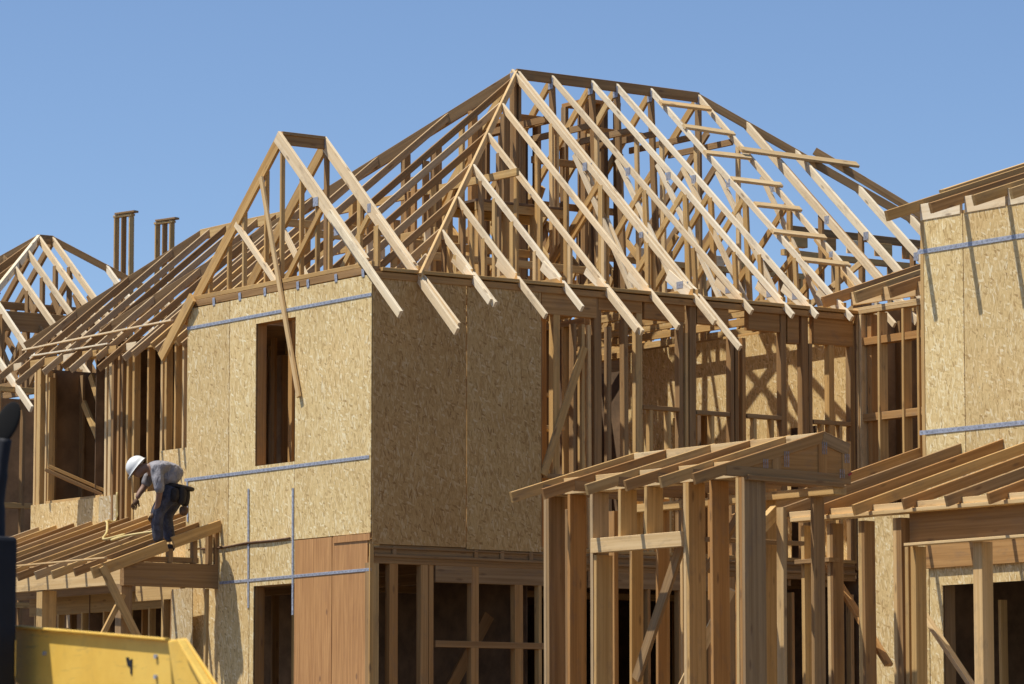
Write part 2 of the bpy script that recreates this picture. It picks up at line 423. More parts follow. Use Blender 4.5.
# floor edge
box('floor_deck', A, (.02, .02, 3.985), (6.8, 9.0, 4.03), OSB_SHADE)
lum('rim_joist', A, (.02, .032, 4.058), (6.8, .032, 4.058), .04, .13, mat=AGED_SHADE)
lum('rear_blocking', A, (1.6, 7.12, 7.45), (11.0, 7.12, 7.45), .04, .45, mat=AGED_SHADE)
lum('ledger_strip', A, (.03, -.012, 4.03), (6.8, -.012, 4.03), .018, .018, mat=AGED_SHADE)
lum('ledger_strip', A, (.03, -.012, 3.955), (6.8, -.012, 3.955), .022, .03, mat=AGED_SHADE)
for u in (.29, 1.36, 1.71, 2.1): lum('blocking', A, (u, -.016, 3.95), (u, -.016, 4.04), .05, .026, (0, -1, 0), AGED_SHADE)
for k in range(12): lum('ceiling_joist', A, (.35 + k * .55, .07, 3.98), (.35 + k * .55, 9.0, 3.98), .04, .20, mat=AGED_SHADE)
# ground-floor front
for z in (3.93, 3.892): lum('top_plate', A, (.0, .05, z), (6.8, .05, z), .089, .038, mat=AGED_SHADE)
lum('header', A, (.84, .05, 3.89), (2.35, .05, 3.89), .085, .215, mat=AGED_SHADE)
lum('header', A, (2.9, .05, 3.89), (4.9, .05, 3.89), .085, .215, mat=AGED_SHADE)
for u, wide, m in ((.02, .07, AGED_SHADE), (.085, .03, AGED_SHADE), (.30, .11, WARM), (.70, .1, WARM), (.79, .06, WARM), (1.365, .10, WARM), (1.95, .11, WARM), (2.24, .04, FIR), (2.42, .04, WARM),
                   (2.83, .08, WARM), (3.3, .04, WARM), (3.75, .04, WARM), (4.2, .04, WARM), (4.62, .04, WARM), (4.95, .08, WARM), (5.4, .04, WARM), (5.85, .04, WARM), (6.3, .04, WARM), (6.75, .05, WARM)):
    stud(A, u, .055, .34, 3.86 if u < .6 or wide > .05 else 3.7, along='v', w=wide, mat=m)
lum('corner_post', A, (-.004, -.006, .34), (-.004, -.006, 4.06), .05, .02, (0, -1, 0), FIR, top=False)
lum('window_sill', A, (.84, .05, 3.045), (2.35, .05, 3.045), .09, .07, mat=AGED_SHADE)

# ---- recessed left part (u = 0.65 plane): half-height sheathing, tall openings
D0 = 3.9
lwall('sheathing_panel', 6.62, 8.82, 4.0, 5.0, OSB, u=.65)
lwall('sheathing_panel', 3.9, 5.6, 4.0, 5.47, OSB, u=.65)
lwall('sheathing_panel', 5.6 + G, 6.2, 4.0, 5.0, OSB, u=.65)
lwall('sheathing_panel', 6.62, 7.05, 4.0, 5.006, OSB_GREY, u=.638)
for v, wide, z1, m in ((8.80, .05, 6.75, TAN), (8.70, .10, 6.75, FIR), (8.50, .04, 6.7, TAN), (8.42, .03, 6.6, FIR), (6.98, .05, 6.75, TAN), (6.86, .07, 6.75, TAN),
                       (6.30, .05, 6.75, FIR), (5.95, .04, 6.75, FIR), (5.62, .05, 6.75, TAN), (5.52, .05, 6.75, FIR), (5.30, .04, 6.75, FIR), (5.12, .04, 6.75, TAN), (4.6, .04, 6.75, FIR), (4.2, .04, 6.75, FIR)):
    stud(A, .71, v, 4.04, z1, d=.09, w=wide, mat=m)
for k, v in enumerate((6.72, 6.62, 6.5, 6.4)):
    stud(A, .69 + .02 * (k % 2), v, 4.04, 6.75, d=.14, w=.05, mat=(AGED_SHADE, WARM, AGED_SHADE, FIR)[k])
for z in (6.79, 6.83): lum('top_plate', A, (.70, 3.9, z), (.70, 8.85, z), .089, .038)
lum('bottom_plate', A, (.70, 3.9, 4.07), (.70, 8.85, 4.07), .089, .038)
lum('window_sill', A, (.70, 7.0, 5.03), (.70, 8.45, 5.03), .09, .036, mat=FIR)
lum('diagonal_brace', A, (.95, 7.9, 6.6), (.95, 6.95, 5.05), .09, .038, (-1, 0, 0), FIR)
lum('diagonal_brace', A, (1.1, 8.35, 6.3), (1.1, 7.3, 5.02), .09, .038, (-1, 0, 0), FIR)
# end wall and dark backing of the recess
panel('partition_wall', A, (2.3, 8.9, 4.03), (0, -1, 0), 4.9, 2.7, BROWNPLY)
for k in range(10): stud(A, 2.22, 4.3 + k * .5, 4.05, 6.7, mat=AGED_SHADE, name='partition_stud')
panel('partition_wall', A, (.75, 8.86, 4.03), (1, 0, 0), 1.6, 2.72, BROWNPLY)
for u in (.95, 1.35, 1.75, 2.15): stud(A, u, 8.80, 4.05, 6.7, along='v', mat=AGED_SHADE, name='partition_stud')
# ground floor of the recess
for v in (4.2, 4.75, 5.3, 5.85, 6.4, 6.95, 7.5, 8.1, 8.7): stud(A, .70, v, .34, 3.6, mat=FIR)
lum('header', A, (.70, 3.95, 3.85), (.70, 8.85, 3.85), .089, .26, mat=FIR)
lum('header', A, (-.02, 3.92, 3.86), (-.02, 4.95, 3.86), .05, .24, mat=FIR)
stud(A, .0, 4.32, .3, 3.64, d=.09, w=.05, mat=FIR)
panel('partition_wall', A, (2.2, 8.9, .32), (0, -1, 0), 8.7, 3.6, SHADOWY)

# ---- party wall on the right: sunlit board inside the house, seen through the open studs
pw = panel('party_wall', A, (6.87, 4.6, 4.05), (0, -1, 0), 4.5, 2.9, OSB, holes=[(1.05, 1.85, .1, 2.0), (3.35, 3.9, -.1, 1.7), (0.0, .55, .1, 1.5)])
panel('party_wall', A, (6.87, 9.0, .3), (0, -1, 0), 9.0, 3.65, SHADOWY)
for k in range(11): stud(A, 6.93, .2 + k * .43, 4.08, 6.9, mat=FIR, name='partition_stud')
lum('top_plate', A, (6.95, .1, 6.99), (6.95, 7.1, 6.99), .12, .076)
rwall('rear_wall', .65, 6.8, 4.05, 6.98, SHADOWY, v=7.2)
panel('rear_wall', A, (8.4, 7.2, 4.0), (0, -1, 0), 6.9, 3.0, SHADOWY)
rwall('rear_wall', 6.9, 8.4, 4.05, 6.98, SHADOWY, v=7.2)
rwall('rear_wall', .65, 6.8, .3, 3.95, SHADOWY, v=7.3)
# partitions inside (upper floor): plates + studs
def partition(axis, c, a0, a1, z0, z1, step=.41, mat=FIR, skip=()):
    P = (lambda t, z: (t, c, z)) if axis == 'u' else (lambda t, z: (c, t, z))
    w = lum('partition_wall', A, P(a0, z1), P(a1, z1), .089, .076, mat=mat)
    lum('plate', w, P(a0, z0 + .04), P(a1, z0 + .04), .089, .038, mat=mat)
    n = int((a1 - a0) / step)
    for k in range(n + 1):
        if k in skip: continue
        t = a0 + .03 + k * step
        if t > a1: break
        stud(w, *(P(t, 0)[:2]), z0 + .04, z1 - .076, along='v' if axis == 'u' else 'u', mat=random.choice((FIR, FIR, AGED_SHADE, WARM)))
    return w
partition('u', 1.9, 1.2, 3.6, 4.03, 6.98, skip=(3, 8))
partition('u', 3.6, .8, 3.9, 4.03, 6.98, skip=(2, 5))
partition('v', 2.5, .3, 7.0, 4.03, 6.98, skip=(4,))
partition('v', 4.3, 1.9, 7.0, 4.03, 6.98, mat=AGED_SHADE)
partition('u', 5.3, .8, 6.7, 4.03, 6.98, mat=AGED_SHADE)
panel('interior_shear_panel', A, (4.36, 3.4, 4.05), (0, -1, 0), 1.2, 2.85, SHADOWY)
lum('duct_shelf', A, (2.5, 1.0, 5.55), (3.2, 1.0, 5.55), .3, .04, mat=TAN)
lum('duct_shelf', A, (2.5, 1.2, 5.95), (3.2, 1.2, 5.95), .3, .04, mat=FIR)
# partitions on the ground floor
partition('u', 2.2, .4, 6.6, .32, 3.75, .6, AGED_SHADE, skip=(2, 6))
partition('v', 1.0, .5, 8.5, .32, 3.75, .6, AGED_SHADE, skip=(3,))
lum('diagonal_brace', A, (1.2, .6, 2.3), (1.9, .6, 3.4), .038, .14, mat=AGED_SHADE)
lum('partition_stud', A, (1.42, 1.0, 1.8), (1.42, 1.0, 3.5), .10, .04, (-1, 0, 0), TAN, top=False)

# ---- gable wing trusses (planes u = const, span along v 0..3.87)
PG = .90; GPK = 1.94; GZ = 8.80
def nail_plate(parent, p, n, a=.075, b=.1):
    return lum('nail_plate', parent, Vector(p) + Vector(n) * .003 - Vector((0, 0, a)), Vector(p) + Vector(n) * .003 + Vector((0, 0, a)), b, .004, n, STEEL)
def gz(v): return GZ - PG * abs(v - GPK)
def gable_truss(u, vtail, d, webs, vleft=3.95):
    t = lum('roof_truss', A, (u, GPK, GZ), (u, .12, GZ - PG * (GPK - .12)), .038, d, mat=PALE)
    lum('tail', t, (u - .04, .8, GZ - PG * (GPK - .8) - .005), (u - .04, vtail, GZ - PG * (GPK - vtail) - .005), .036, .092, mat=PALE)
    lum('top_chord', t, (u + .002, GPK + .012, GZ - .012), (u + .002, vleft, gz(vleft)), .038, d, mat=FIR)
    lum('bottom_chord', t, (u, .02, 7.065 + .05), (u, 3.85, 7.065 + .05), .038, .05, mat=FIR)
    for a, b, m in webs: lum('web', t, a, b, .038, .07, (0, 1, 0) if abs(a[1]-b[1]) < .2 else UP, m)
    return t
tr = gable_truss(.02, -.60, .145, [
    ((.022, 2.84, 7.88), (.022, 1.98, 7.12), PALE), ((.018, 1.08, 7.82), (.018, 1.80, 7.12), FIR)], 4.05)
for v in (3.47, 3.05, 2.72, 2.25, 1.92, 1.51, 1.18, .92):
    lum('gable_stud', tr, (.05, v, 7.06), (.05, v, gz(v) - .13), .038, .05, (1, 0, 0), FIR, top=False)
nail_plate(tr, (.0, .72, 7.55), (-1, 0, 0)); nail_plate(tr, (.0, 1.15, 7.9), (-1, 0, 0), .05)
tr2 = gable_truss(.63, -.78, .14, [
    ((.63, 2.82, 7.88), (.63, 2.2, 7.14), PALE), ((.63, 1.06, 7.80), (.63, 1.75, 7.12), FIR),
    ((.63, 1.94, 7.1), (.63, 1.94, 8.6), AGED_SHADE), ((.63, 1.25, 7.1), (.63, 1.25, 8.05), FIR)], 3.95)
lum('web', tr2, (.605, .80, 7.1), (.605, .80, 7.64), .09, .038, mat=FIR)
lum('tail_splice', tr2, (.66, -.70, 6.42), (.66, .35, 7.33), .03, .10, mat=PALE)
for v in (1.94, 1.0): nail_plate(tr2, (.61, v, gz(v) - .09), (-1, 0, 0), .05, .07)
lum('ridge_board', A, (.04, GPK, GZ - .03), (.61, GPK, GZ - .03), .038, .12, mat=AGED_SHADE)
lum('ridge_block', A, (.035, GPK, GZ - .005), (.61, GPK + .01, GZ - .005), .09, .035, mat=AGED_SHADE)
# the long board left hanging down the face of the gable
lum('dangling_brace', A, (-.03, 2.28, 8.30), (-.045, 1.43, 5.74), .03, .062, (0, 1, .3), TAN)
lum('dangling_brace', A, (-.05, 3.75, 7.14), (-.07, 4.42, 6.50), .038, .14, (0, 1, 1), FIR)

# ---- main roof: ridge, hips, jacks, trusses
U0, U1, U2 = .65, 4.45, 7.30
lum('ridge_board', A, (U1, RV, RZ + .01), (U2, RV, RZ + .01), .038, .13, mat=AGED_SHADE)
hf = lum('hip_rafter', A, (U1, RV, RZ), (U0 - .1, -.1, ZP - .085), .030, .11, mat=TAN)
hb = lum('hip_rafter', A, (U1, RV, RZ), (U0, 7.1, ZP), .06, .14, mat=AGED_SHADE)
UR = U2 + (RZ - ZP) / PU
hr = lum('hip_rafter', A, (U2, RV, RZ), (UR, 0, ZP), .038, .10, mat=AGED_SHADE)
hipv = lambda u: RV * (u - U0) / (U1 - U0)        # v on the front-left hip
bhipv = lambda u: 7.1 - (7.1 - RV) * (u - U0) / (U1 - U0)
tails = {1.335: -.43, 1.935: -.54, 2.55: -.38, 3.165: -.67, 3.775: -.54}
for u, vt in tails.items():
    vh = hipv(u)
    j = lum('jack_rafter', A, (u, vh - .03, zf(vh - .03)), (u, vt, zf(vt)), .034, .074, mat=PALE)
    lum('heel_block', j, (u - .002, .35, 7.13 + .22), (u - .002, .02, 7.115), .034, .12, mat=PALE)
    if u in (1.335, 3.165): lum('tail_splice', j, (u - .032, .1, zf(.1) - .01), (u - .032, vt + .05, zf(vt + .05) - .01), .026, .08, mat=PALE)
    for q in (.3, .75): lum('web', j, (u, vh * q, 7.08), (u, vh * q, zf(vh * q) - .09), .034, .06, (0, 1, 0), (TAN, FIR)[q > .5], top=False)
    lum('web', j, (u, vh * .55, 7.08), (u, vh * .55, zf(vh * .55) - .09), .038, .07, (0, 1, 0), FIR, top=False)
    lum('web', j, (u, vh * .9, 7.08), (u, vh * .9, zf(vh * .9) - .09), .038, .07, (0, 1, 0), AGED_SHADE, top=False)
    lum('bottom_chord', j, (u, .0, 7.13), (u, vh + 1.5, 7.13), .038, .07, mat=FIR)
# left-side jacks, descending towards -u
for k, u in enumerate((1.335, 1.935, 2.55, 3.165, 3.775, 4.3)):
    v = hipv(u) + .01
    uh = u - .02
    j = lum('jack_rafter', A, (uh, v, zl(uh)), (.30 if v < 3.9 else .02, v, zl(.30 if v < 3.9 else .02)), .032, .082, mat=(GREYFIR, AGED_SHADE)[k % 2])
    for q in (.35, .7):
        uq = U0 + (u - U0) * q
        if uq - U0 > .3: lum('web', j, (uq, v + .02, 7.08), (uq, v + .02, zl(uq) - .09), .038, .07, (1, 0, 0), random.choice((FIR, AGED_SHADE, PALE)), top=False)
for k, v in enumerate((4.12, 4.72, 5.28)):
    u = U1 - (v - RV) / (7.1 - RV) * (U1 - U0)
    j = lum('jack_rafter', A, (u, v, zl(u)), (.05, v, zl(.05)), .032, .085, mat=GREYFIR)
    for q in (.3, .6):
        uq = U0 + (u - U0) * q
        lum('web', j, (uq, v + .02, 7.08), (uq, v + .02, zl(uq) - .09), .038, .07, (1, 0, 0), random.choice((FIR, AGED_SHADE)), top=False)
# rear-left wing of the roof (lower ridge along v)
lum('ridge_board', A, (2.4, 5.45, zl(2.4)), (2.4, 7.62, zl(2.4)), .05, .13, mat=FIR)
lum('hip_rafter', A, (2.4, 7.62, zl(2.4)), (.65, 9.1, ZP), .045, .12, mat=AGED_SHADE)
for k in range(10):
    v = 5.4 + k * .405 + jit(.03)
    u = 2.38 if v <= 7.62 else 2.4 - (v - 7.62) / 1.48 * 1.75
    if u < .8: continue
    end = (.0, -.12, .1, -.05, .05)[k % 5]
    lum('jack_rafter', A, (u, v, zl(u)), (end, v, zl(end)), .030, .080, mat=(GREYFIR, AGED_SHADE, GREYFIR)[k % 3])
for v in (4.45, 5.0): lum('jack_rafter', A, (1.9, v, zl(1.9)), (.15, v, zl(.15)), .038, .1, mat=FIR)
lum('barge_rafter', A, (.1, 3.93, 6.64), (1.6, 3.93, zl(1.6)), .038, .12, mat=FIR)
lum('ceiling_panel', A, (.75, 6.4, 6.93), (4.2, 6.4, 6.93), 4.4, .02, mat=SHADOWY)
for k in range(7): lum('fascia_block', A, (.28, 5.55 + k * .48, zl(.28) - .03), (.28, 5.9 + k * .48, zl(.28) - .03), .03, .09, mat=PALE if k % 3 == 0 else FIR)

# common trusses
vb = 2 * RV
def main_truss(u, vt, full=True, web_mat=None):
    lean = .0 if u < 5 or u > 7 else .13
    ub = u - lean
    t = lum('roof_truss', A, (ub, RV, RZ), (u, vt, zf(vt)), .034, .072, mat=PALE)
    lum('top_chord', t, (ub + .002, RV + .012, RZ - .01), (u + .002, vb, ZP), .038, .1, mat=FIR)
    lum('bottom_chord', t, (u, -.02, 7.135), (u, vb, 7.135), .038, .09, mat=FIR)
    lum('web', t, (u + .001, RV, 7.1), (ub + .001, RV, RZ - .13), .038, .10, (0, 1, 0), AGED_SHADE, top=False)
    lum('web', t, (u - lean * .6, 2.25, zf(2.25) - .07), (u, 1.05, 7.12), .034, .07, mat=PALE)
    lum('web', t, (u, 1.75, 7.1), (u - lean * .5, 1.75, zf(1.75) - .09), .036, .085, (0, 1, 0), FIR, top=False)
    lum('web', t, (u - lean * .5, 1.82, zf(1.82) - .09), (u, RV - .04, 7.12), .036, .085, mat=FIR)
    lum('web', t, (u, vb - 1.85, 7.1), (u, vb - 1.85, zf(1.85) - .09), .036, .085, (0, 1, 0), AGED_SHADE, top=False)
    lum('web', t, (u, vb - 2.3, zf(2.3) - .07), (u, vb - 1.1, 7.12), .036, .085, mat=FIR)
    lum('web', t, (u, RV + .04, 7.12), (u, vb - 1.9, zf(1.9) - .09), .036, .085, mat=FIR)
    lum('heel_block', t, (u - .003, .42, zf(.42) - .07), (u - .003, .02, 7.135), .034, .14, mat=PALE)
    nail_plate(t, (ub - .019, RV, RZ - .12), (-1, 0, 0), .07, .10)
    nail_plate(t, (u - lean * .57 - .019, 2.05, zf(2.05) - .09), (-1, 0, 0), .05, .08)
    nail_plate(t, (u - .020, .22, 7.20), (-1, 0, 0), .04, .12)
    nail_plate(t, (u - .020, .95, zf(.95) - .07), (-1, 0, 0), .035, .07)
    for q, m in ((.85, FIR), (2.75, TAN), (4.3, AGED_SHADE), (5.9, FIR)):
        fz = zf(q) if q < RV else zf(vb - q)
        lum('web', t, (u, q, 7.1), (u - lean * .3, q, fz - .09), .034, .07, (0, 1, 0), m, top=False)
    lum('web', t, (u + .03, 2.9, zf(2.9) - .1), (u + .03, vb - 2.9, zf(2.9) - .1), .034, .08, mat=AGED_SHADE)
    return t
for u, vt in ((4.395, -.42), (4.47, -.78), (5.115, -.2), (5.73, -.2), (6.12, -.17), (6.66, -.16), (7.29, -.2)): main_truss(u, vt)
for u in (6.95, 7.5):
    lum('roof_brace', A, (u, .5, 7.2), (u + .1, 1.6, 8.2), .034, .08, mat=(TAN, FIR, PALE)[int(u * 10) % 3])
    lum('roof_brace', A, (u + .1, 2.5, 7.15), (u, 1.2, 7.95), .034, .08, mat=(AGED_SHADE, FIR)[int(u * 10) % 2])
    lum('roof_brace', A, (u - .2, 4.6, 7.2), (u, 3.6, 8.4), .034, .08, mat=FIR)
for u in (7.75, 8.2, 8.78, 9.25):
    vh = RV * (UR - u) / (UR - U2)
    j = lum('jack_rafter', A, (u, vh, zf(vh)), (u, -.1, zf(-.1)), .038, .1, mat=PALE)
    lum('web', j, (u + .02, vh * .55, 7.1), (u + .02, vh * .55, zf(vh * .55) - .09), .038, .08, (0, 1, 0), AGED_SHADE, top=False)
    lum('web', j, (u + .045, vh - .15, zf(vh - .15) - .03), (u + .045, .1, zf(.1) - .03), .03, .09, mat=AGED_SHADE)  # dark sister board drawn as the shade line beneath the jack
    lum('web', j, (u, vh * .85, 7.1), (u, vh * .3, zf(vh * .3) - .08), .034, .08, mat=TAN)
    nail_plate(j, (u - .02, vh * .5, zf(vh * .5) - .08), (-1, 0, 0), .05, .09)
    lum('bottom_chord', j, (u, -.02, 7.2), (u, 5.0, 7.2), .038, .09, mat=FIR)
    lum('top_chord', j, (u, vb - vh, zf(vh)), (u, vb, ZP), .038, .1, mat=AGED_SHADE)
lum('hip_rafter', A, (8.62, 2.80, 9.55), (9.75, 1.52, 8.45), .036, .10, mat=AGED_SHADE)
# short blocking between the last two trusses, ladder fashion
for (u0, u1, v, z) in ((6.46, 7.24, 3.25, 9.96), (6.52, 7.32, 2.85, 9.61), (6.50, 7.22, 2.41, 9.22), (6.57, 7.34, 1.97, 8.84), (6.6, 7.33, 1.56, 8.48), (6.5, 7.32, 1.12, 8.09), (6.62, 7.36, .7, 7.71)):
    lum('purlin_block', A, (u0, v, z + .03), (u1, v + jit(.03), z + .03 + jit(.02)), .085, .036, (0, -.66, .75), TAN)
for (u0, u1, v, z) in ((5.15, 6.1, 4.2, 9.3), (5.15, 6.66, 4.5, 8.8), (4.5, 5.1, 3.9, 9.75), (5.75, 6.66, 3.9, 9.7)):
    lum('purlin_block', A, (u0, v, z), (u1, v, z), .038, .089, mat=WARM)
# eaves ceiling joists / rear eave seen through the right end of the roof
lum('rear_beam', A, (9.9, 5.0, 8.92), (13.2, 5.0, 8.90), .08, .10, mat=AGED_SHADE)
lum('rear_beam', A, (9.9, 5.05, 8.60), (13.2, 5.05, 8.58), .08, .08, mat=FIR)
for k in range(7):
    u = 10.0 + k * .5
    lum('outrigger', A, (u, 4.98, 8.80), (u + .24, 4.98, 8.80), .10, .17, mat=(FIR, WARM, PALE)[k % 3])
    stud(A, u + .3, 5.05, 4.0, 8.52, along='v', mat=(WARM, AGED_SHADE)[k % 2], name='party_stud')
aw = partition('u', 5.0, 6.5, 10.2, 7.1, 8.28, .33)
for k in range(8): lum('block', aw, (6.9 + k * .42, 4.93, 8.40), (7.1 + k * .42, 4.93, 8.40), .05, .14, mat=(WARM, PALE, FIR)[k % 3])
aw2 = partition('u', 6.2, 5.2, 9.5, 7.1, 8.1, .30, WARM)
for u in (7.2, 7.8, 8.4, 9.0, 9.6): stud(A, u, 3.35, 4.0, 7.4, along='v', mat=WARM, name='party_stud')
# flue chase and plant platform inside the roof
ch = lum('flue_chase', A, (5.98, 4.45, 10.12), (6.55, 4.45, 10.12), .5, .05, mat=WARM)
for u in (6.0, 6.26, 6.52):
    for v in (4.25, 4.66): stud(ch, u, v, 7.1, 10.07, along='v', d=.10, w=.05, mat=AGED_SHADE)
rwall('chase_panel', 6.04, 6.5, 7.1, 10.05, SHADOWY, v=4.42, parent=ch)
ch2 = lum('flue_chase', A, (4.75, 4.45, 9.75), (5.28, 4.45, 9.75), .5, .05, mat=WARM)
for u in (4.77, 5.02, 5.26):
    for v in (4.25, 4.66): stud(ch2, u, v, 7.1, 9.7, along='v', d=.12, w=.055, mat=AGED_SHADE)
rwall('chase_panel', 4.8, 5.24, 7.1, 9.7, SHADOWY, v=4.42, parent=ch2)
pl = lum('attic_platform', A, (2.95, 2.6, 8.33), (4.3, 2.6, 8.33), .7, .03, mat=SHADOWY)
for v in (2.28, 2.92): lum('joist', pl, (2.95, v, 8.30), (4.3, v, 8.30), .04, .1, mat=FIR)
for u in (3.0, 3.4, 3.8, 4.25):
    for v in (2.3, 2.9): stud(pl, u, v, 7.05, 8.2, along='v', w=.045, mat=random.choice((FIR, AGED_SHADE)))
for (u, v, zt) in ((3.0, 3.4, 9.0), (3.3, 3.6, 9.3), (3.6, 3.5, 9.5), (3.9, 3.7, 9.75), (4.1, 3.3, 9.6), (4.2, 4.0, 9.6), (2.7, 3.2, 8.7), (2.4, 2.9, 8.5), (3.75, 4.3, 9.3), (3.45, 4.5, 9.2), (2.2, 3.4, 8.2), (1.8, 3.2, 7.9), (1.9, 2.4, 8.0), (1.6, 1.6, 7.7), (2.75, 4.6, 8.6), (3.1, 5.0, 8.3)):
    stud(A, u, v, 7.05, min(zt, zl(u) - .1), along=random.choice('uv'), w=random.choice((.038, .09)), mat=random.choice((FIR, AGED_SHADE, WARM)), name='roof_post')
for (u0, v0, u1, v1, z) in ((1.2, 3.0, 4.3, 3.0, 7.9), (1.5, 4.2, 4.3, 4.2, 8.2), (2.0, 2.0, 4.4, 2.0, 7.6), (3.0, 1.5, 3.0, 5.5, 8.6), (2.2, 2.0, 2.2, 5.3, 7.9)):
    lum('attic_brace', A, (u0, v0, z), (u1, v1, z), .038, .09, mat=FIR)
for (u, v, z) in ((.95, .55, 7.22), (1.15, .95, 7.36)):
    lum('gusset_block', A, (u, v, z), (u, v - .16, z + .09), .03, .09, (-1, 0, 1), PALE)

# ---- low lean-to on the right (u = 6.85 plane, v 0 .. -1.15)
for v, m in ((-.02, TAN), (-.085, TAN), (-.41, FIR), (-.83, FIR), (-1.10, FIR), (-1.2, FIR)): stud(A, 6.90, v, 4.0, 7.0, d=.13, mat=m)
lum('corner_post', A, (6.95, -.16, 4.0), (6.95, -.16, 7.0), .08, .10, (1, 0, 0), WARM, top=False)
for z in (7.045, 7.085): lum('top_plate', A, (6.90, .05, z), (6.90, -2.4, z), .13, .038, mat=TAN)
for z in (6.72, 5.82): lum('fire_block', A, (6.91, -.1, z), (6.91, -1.15, z), .12, .09, mat=WARM)
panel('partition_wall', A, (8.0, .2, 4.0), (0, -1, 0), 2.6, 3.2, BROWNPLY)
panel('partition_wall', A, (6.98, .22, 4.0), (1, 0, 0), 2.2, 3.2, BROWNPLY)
for u in (7.25, 7.65): stud(A, u, .16, 4.05, 7.0, along='v', mat=AGED_SHADE, name='partition_stud')
panel('ceiling_panel', A, (6.99, .2, 7.0), (1, 0, 0), .01, .01, SHADOWY) if False else None
for v in (-.3, -.7, -1.05): stud(A, 7.9, v, 4.0, 6.95, mat=AGED_SHADE, name='partition_stud')
for k, v in enumerate((.12, -.46, -1.07, -1.68, -2.25)):
    lum('lean_to_rafter', A, (6.42, v, 7.20), (9.0, v, 7.20 + .33 * 2.58), .038, .135, mat=(WARM, FIR)[k % 2])
    if k < 4: lum('eave_block', A, (6.87, v - .02, 7.285), (6.87, v - .59, 7.285), .038, .16, mat=TAN)

# ================================================================== RIGHT HOUSE
B = thing('framed_house', 'strand-board house corner at the right edge with two blue-grey straps', 'house', (5, -8, 0))
box('foundation', B, (2.65, -13, 0), (8.0, -5.0, .3), CONCRETE)
BU = 2.6
lwall('sheathing_panel', -6.555, -5.94, 4.2, 7.07, OSB, u=BU, parent=B)
lwall('sheathing_panel', -7.78, -6.555 - G, 4.2, 7.065, OSB, u=BU, parent=B)
lwall('sheathing_panel', -9.0, -7.78 - G, 4.2, 7.065, OSB, u=BU, parent=B)
lwall('sheathing_panel', -11.5, -9.0 - G, 4.2, 7.065, OSB, u=BU, parent=B)
lwall('sheathing_panel', -6.0, -4.95, .3, 4.2 - G, OSB, u=BU, parent=B)
lwall('sheathing_panel', -11.5, -6.0 - G, .3, 4.2 - G, OSB, u=BU, parent=B, holes=[(-8.6, -6.2, .2, 3.44)])
for v in (-6.19, -8.62): stud(B, 2.68, v, .3, 3.44, d=.13, mat=AGED_SHADE, name='jamb')
for k in range(8): stud(B, 3.1 + .35 * (k % 3), -6.5 - k * .4, .3, 3.3, mat=(FIR, AGED_SHADE)[k % 2], name='partition_stud')
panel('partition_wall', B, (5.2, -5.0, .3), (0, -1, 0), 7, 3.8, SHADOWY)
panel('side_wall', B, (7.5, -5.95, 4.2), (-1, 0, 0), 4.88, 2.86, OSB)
panel('side_wall', B, (7.5, -4.96, .3), (-1, 0, 0), 4.88, 3.9, OSB_SHADE)
panel('partition_wall', B, (2.75, -5.7, .3), (1, 0, 0), 2.4, 3.6, SHADOWY)  # added dark sheet, so the doorway reads as deep shade
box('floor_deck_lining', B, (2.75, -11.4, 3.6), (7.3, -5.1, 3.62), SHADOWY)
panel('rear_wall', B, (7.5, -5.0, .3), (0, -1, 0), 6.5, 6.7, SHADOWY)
box('floor_deck', B, (2.63, -11.5, 3.97), (7.4, -5.0, 4.02), OSB_SHADE)
for v in (-5.97, -6.38, -6.79, -7.2, -7.61): stud(B, 2.66, v, 4.2, 7.0)
lum('corner_stud', B, (2.585, -5.965, 4.2), (2.585, -5.965, 7.06), .05, .012, (-1, 0, 0), FIR)
for z in (6.75, 4.95):
    lum('steel_strap', B, (BU - .018, -5.9, z + .005), (BU - .018, -9.5, z - .01), .045, .004, (-1, 0, 0), STEEL)
BP = .33
zb = lambda u: 7.28 + BP * (u - BU)
lum('top_plate', B, (2.66, -5.94, 7.105), (2.66, -11.5, 7.105), .09, .04, mat=FIR)
for k, v in enumerate((-5.93, -6.58, -7.20, -7.72, -8.3, -8.9, -9.5)):
    lum('roof_rafter', B, (2.14, v, zb(2.14)), (6.2, v, zb(6.2)), .04, .105, mat=(FIR, WARM, FIR)[k % 3])
    lum('eave_block', B, (BU + .0, v - .02, zb(BU) - .05), (BU + .0, v - .6, zb(BU) - .05), .038, .165, mat=PALE)
lum('barge_rafter', B, (3.2, -5.62, zb(3.2) + .0), (6.2, -5.62, zb(6.2) + .0), .045, .10, mat=AGED_SHADE)
lum('barge_rafter', B, (3.0, -5.80, zb(3.0) + .02), (6.2, -5.80, zb(6.2) + .02), .08, .03, mat=FIR)

# ================================================================== PORCHES
# ---- centre porch: row of small mono trusses on a tall stud wall
C1 = thing('porch_frame', 'front centre porch frame with small trusses on tall close-set posts', 'porch', (-.8, -6.6, 0))
box('foundation', C1, (-1.5, -8.25, 0), (2.55, -4.9, .3), CONCRETE)
CU = -1.4; DD = .19
def post(P, v, z0, z1, u=CU, d=DD, w=.042, mat=None, name='stud'):
    return lum(name, P, (u + jit(.004), v, z0), (u + jit(.004), v + jit(.006), z1), w, d, (-1, 0, 0), mat or FIR)
for v, z1, m in ((-5.09, 4.205, GREYFIR), (-5.13, 4.205, AGED_SHADE), (-5.46, 4.205, WARM), (-5.82, 4.205, GREYFIR), (-5.87, 3.62, FIR), (-7.21, 4.205, TAN), (-7.255, 4.205, FIR), (-7.60, 4.205, WARM), (-7.96, 4.205, FIR), (-8.01, 4.205, WARM), (-8.06, 4.205, AGED_SHADE)):
    post(C1, v, .32, z1, mat=m, d=DD + (.05 if v < -7.9 else 0))
for v in (-6.25, -6.64): post(C1, v, 3.77, 4.205, name='cripple_stud')
